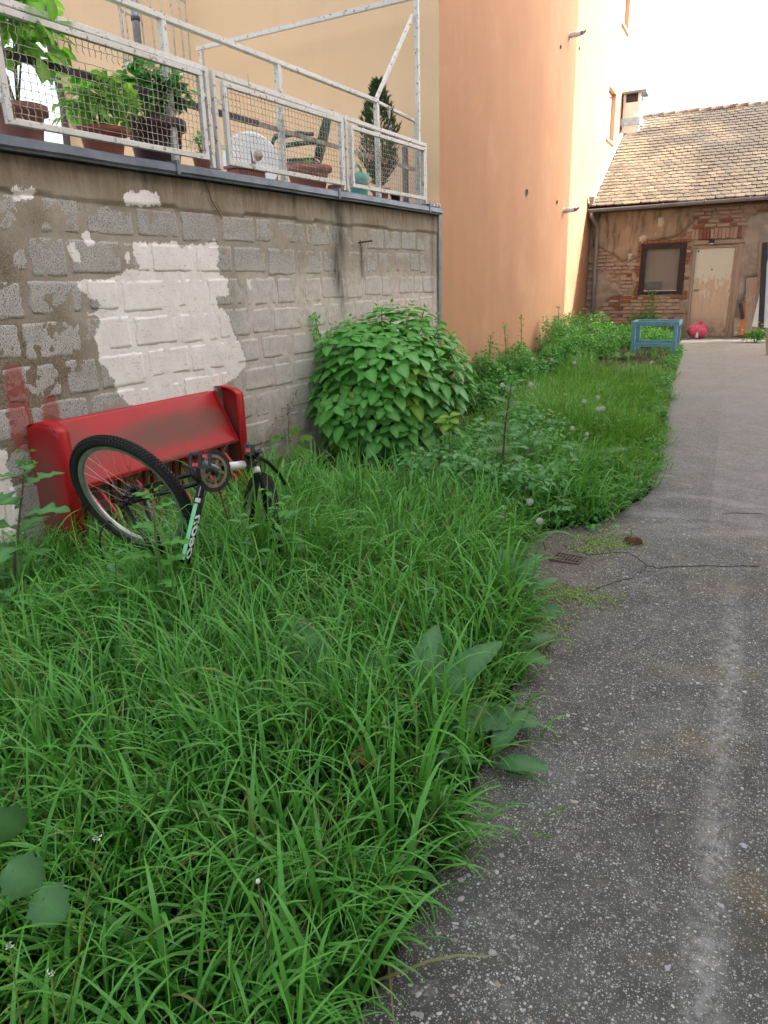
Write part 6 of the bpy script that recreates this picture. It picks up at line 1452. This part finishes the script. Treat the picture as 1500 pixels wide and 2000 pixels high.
# fig sapling and dry stalks by the wall
q = gp(590, 945); c = CM @ (q - CAM); t = thing('fig_sapling', q, 'young fig sapling with lobed light green leaves between rack and hydrangea', 'sapling')
tp_ = at(566, 852, c[2]) - q; MB().tube([(0, 0, 0), tp_ * .5 + [0, 0, .02], tp_], [.007, .006, .004], 6).build('stem', M_STEMG, t)
def palm(name, m):
    V = [(0, 0, 0)]; lob = [(-2.2, .45), (-1.7, .28), (-1.15, .72), (-.75, .42), (-.35, .95), (-.17, .55), (0, 1.05), (.17, .55), (.35, .95), (.75, .42), (1.15, .72), (1.7, .28), (2.2, .45)]
    pts = []
    for i, (a, r_) in enumerate(lob):
        if i % 2 == 0: pts += [(a - .16, r_ * .78), (a - .06, r_), (a + .06, r_), (a + .16, r_ * .78)]
        else: pts += [(a, r_)]
    for a, r_ in pts: V.append((r_ * math.cos(a) * .8 + .2, r_ * math.sin(a) * .8, -.2 * r_ * r_))
    V[0] = (.1, 0, .02); V = np.array(V); Q = np.array([(0, i, i + 1) for i in range(1, len(V) - 1)]); return np_mesh(name, V, Q, False, {'mid': np.zeros(len(V)), 'tint': np.full(len(V), .5)}, m)
pm = palm('leaf', M_VINE)
for (dx, dy, sz, d, u) in ((10, 15, .16, (.9, -.1, -.2), (.1, -.7, .8)), (-16, -4, .12, (-1, .1, .1), (0, -.5, 1)), (0, -10, .11, (.4, .3, .5), (0, -.9, .5)), (5, 35, .13, (.3, -.2, -.6), (.3, -.9, .3)), (18, -4, .12, (1, .2, .2), (0, -.5, 1)), (-10, 32, .09, (-1, .1, -.2), (0, -.5, 1))):
    leaf_at(pm, at(566 + dx, 860 + dy, c[2]) - q, d, u, sz, t)
for (b, tp2, lab) in (((488, 900), (594, 745), 'long pale dry stalk with dark seed husks leaning on the wall'), ((562, 900), (562, 775), 'short upright dry stalk with dark husks beside the fig sapling')):
    u0, z0_ = on_wall(*b, .08); u1, z1_ = on_wall(*tp2, .03); P0 = wp(u0, .10, z0_); P1 = wp(u1, .03, z1_); t = thing('dry_stalk', P0, lab, 'dead stalk', 'dry stalks against the block wall'); v = P1 - P0
    MB().tube([v * -.25, v * .5, v], [.0035, .003, .0015], 5).build('stem', M_WOOD if b[0] < 500 else M_TWIG, t); mb = MB()
    for i in range(70):
        s = rng.uniform(.12, .85); c_ = v * s + rng.normal(0, .018, 3) * (1 - abs(s - .45)); r_ = .004 * rng.uniform(.6, 1.6); mb.lathe([(.0005, -r_), (r_, 0), (.0005, r_)], 5, Matrix.Translation([float(x) for x in c_]), False)
    mb.build('husks', M_RUST, t)['kind'] = 'stuff'
# yellow flowers
def flower(p_, lab, r_=.022, m=M_YELL, hh=.18, grp='yellow marigolds by the house'):
    t = thing('marigold', (p_[0], p_[1], p_[2] - hh), lab, 'flower', grp); MB().tube([(0, 0, 0), (.01, 0, hh)], .003, 5).build('stem', M_STEMG, t); mb = MB()
    for k in range(10):
        a = 2 * PI * k / 10; d = Vector((math.cos(a), math.sin(a) * .9 - .15, .35)); s_ = Vector((-math.sin(a), math.cos(a), 0)) * r_ * .32; o_ = Vector((.01, 0, hh)); mb.add([o_, o_ + d * r_ * .6 + s_, o_ + d * r_ * 1.2, o_ + d * r_ * .6 - s_], [(0, 1, 2, 3)])
    mb.build('petals', m, t); MB().lathe([(.0005, .004), (r_ * .35, .006), (.0005, .012)], 8, Matrix.Translation((.01, 0, hh))).build('centre', M_YELL, t)
fl_ = [(1262, 589, 16.4), (1270, 590, 16.45), (1304, 614, 16.2), (1296, 620, 16.1), (1236, 594, 16.6), (1214, 628, 15.9), (1206, 630, 15.9), (1252, 600, 16.3), (1442, 637, 16.6), (1450, 645, 16.5), (1480, 630, 16.4), (1488, 634, 16.2), (1438, 650, 16.4), (1083, 663, 12.5), (1054, 655, 12.0), (1021, 680, 10.5), (1103, 771, 7.6)]
FLAB = ['left of the two highest marigolds below the house window', 'right of the two highest marigolds below the house window', 'lower right marigold behind the blue table frame top', 'marigold just left of the lowest one behind the blue table frame', 'orange yellow marigold left of the window clump',
        'right marigold of the pair left of the blue table frame', 'left marigold of the pair left of the blue table frame', 'marigold in the middle of the clump under the window', 'top marigold beside the broad plank right of the door', 'marigold at the foot of the orange strip by the door',
        'upper yellow marigold under the white panel', 'right yellow marigold under the white panel', 'lowest marigold just right of the door post', 'yellow flower at the foot of the sunlit wall strip', 'yellow flower in the weeds below the farthest wall weed', 'yellow flower in the near part of the wall weeds', 'lone yellow flower in the open lawn']
for j, (a, b, y_) in enumerate(fl_):
    flower(on_y(a, b, y_), FLAB[j], .035 if j < 13 else .02, grp=('marigolds below the house window' if j < 8 else 'marigolds beside the planks' if j < 13 else 'yellow flowers in the wall weeds'))
# clumps near the house
def clump(name, px_, py_, y_, rx, rz_, n, size, m, lab, tpl=T_OV, cat='plant'):
    p_ = on_y(px_, py_, y_); b = (p_[0], y_, gz_(y_)); hgt = p_[2] - gz_(y_); return bushy(name, b, rx, rx * .6, hgt * .62, n, size, m, lab, cat, tpl, M_STEMG, 6, 0, .3, hgt * .42)
clump('marigold_clump', 1262, 590, 16.5, .34, .5, 800, .055, M_WEED, 'bushy marigold clump with yellow flowers under the house window')
clump('round_shrub', 1130, 620, 15.9, .34, .4, 1400, .030, M_WEEDB, 'fine leaved grey green shrub in front of the downpipe')
clump('grey_green_shrub', 1185, 640, 15.6, .42, .4, 1400, .034, M_WEEDB, 'feathery grey green plant left of the blue table frame')
clump('corner_plant', 1480, 640, 16.0, .22, .4, 700, .045, M_WEED, 'leafy plant with flowers at the right end of the house wall')
clump('low_plant', 1455, 668, 16.4, .20, .25, 600, .035, M_WEED, 'low green plant growing in front of the broad plank')
p = on_y(1275, 570, 16.7); t = thing('potted_sprig', (p[0], 16.7, p[2] - .42), 'small leafy sprig rising in front of the window bottom', 'plant'); MB().tube([(0, 0, 0), (0, 0, .42)], .008, 5).build('stem', M_STEMG, t)
leaf_object('foliage', None, [scatter(T_OV, rng.normal(0, .05, (60, 3)) * [1, 1, 1.3] + [0, 0, .36], rng.normal(size=(60, 3)), rng.normal(size=(60, 3)) + [0, 0, 1], .05 * rng.uniform(.6, 1.2, 60))], M_POTG, t)
# dark debris heap by the shrub
p = gp(1150, 650, .3); t = thing('debris_heap', (on_y(1143, 650, 15.4)[0], 15.4, gz_(15.4)), 'small heap of dark broken branches and scrap in the weeds', 'debris')
mb = MB()
for i in range(16): a = rng.uniform(0, PI); c_ = rng.normal(0, .10, 3) * [1.4, 1, .5] + [0, 0, .28]; v = np.array([math.cos(a), math.sin(a), rng.normal(0, .4)]) * .16; mb.tube([c_ - v, c_ + v], .012, 5)
mb.build('branch', M_TWIG, t); MB().box((-.12, -.05, .22), (.08, .08, .34)).build('scrap', M_BLACK, t, None, .01)
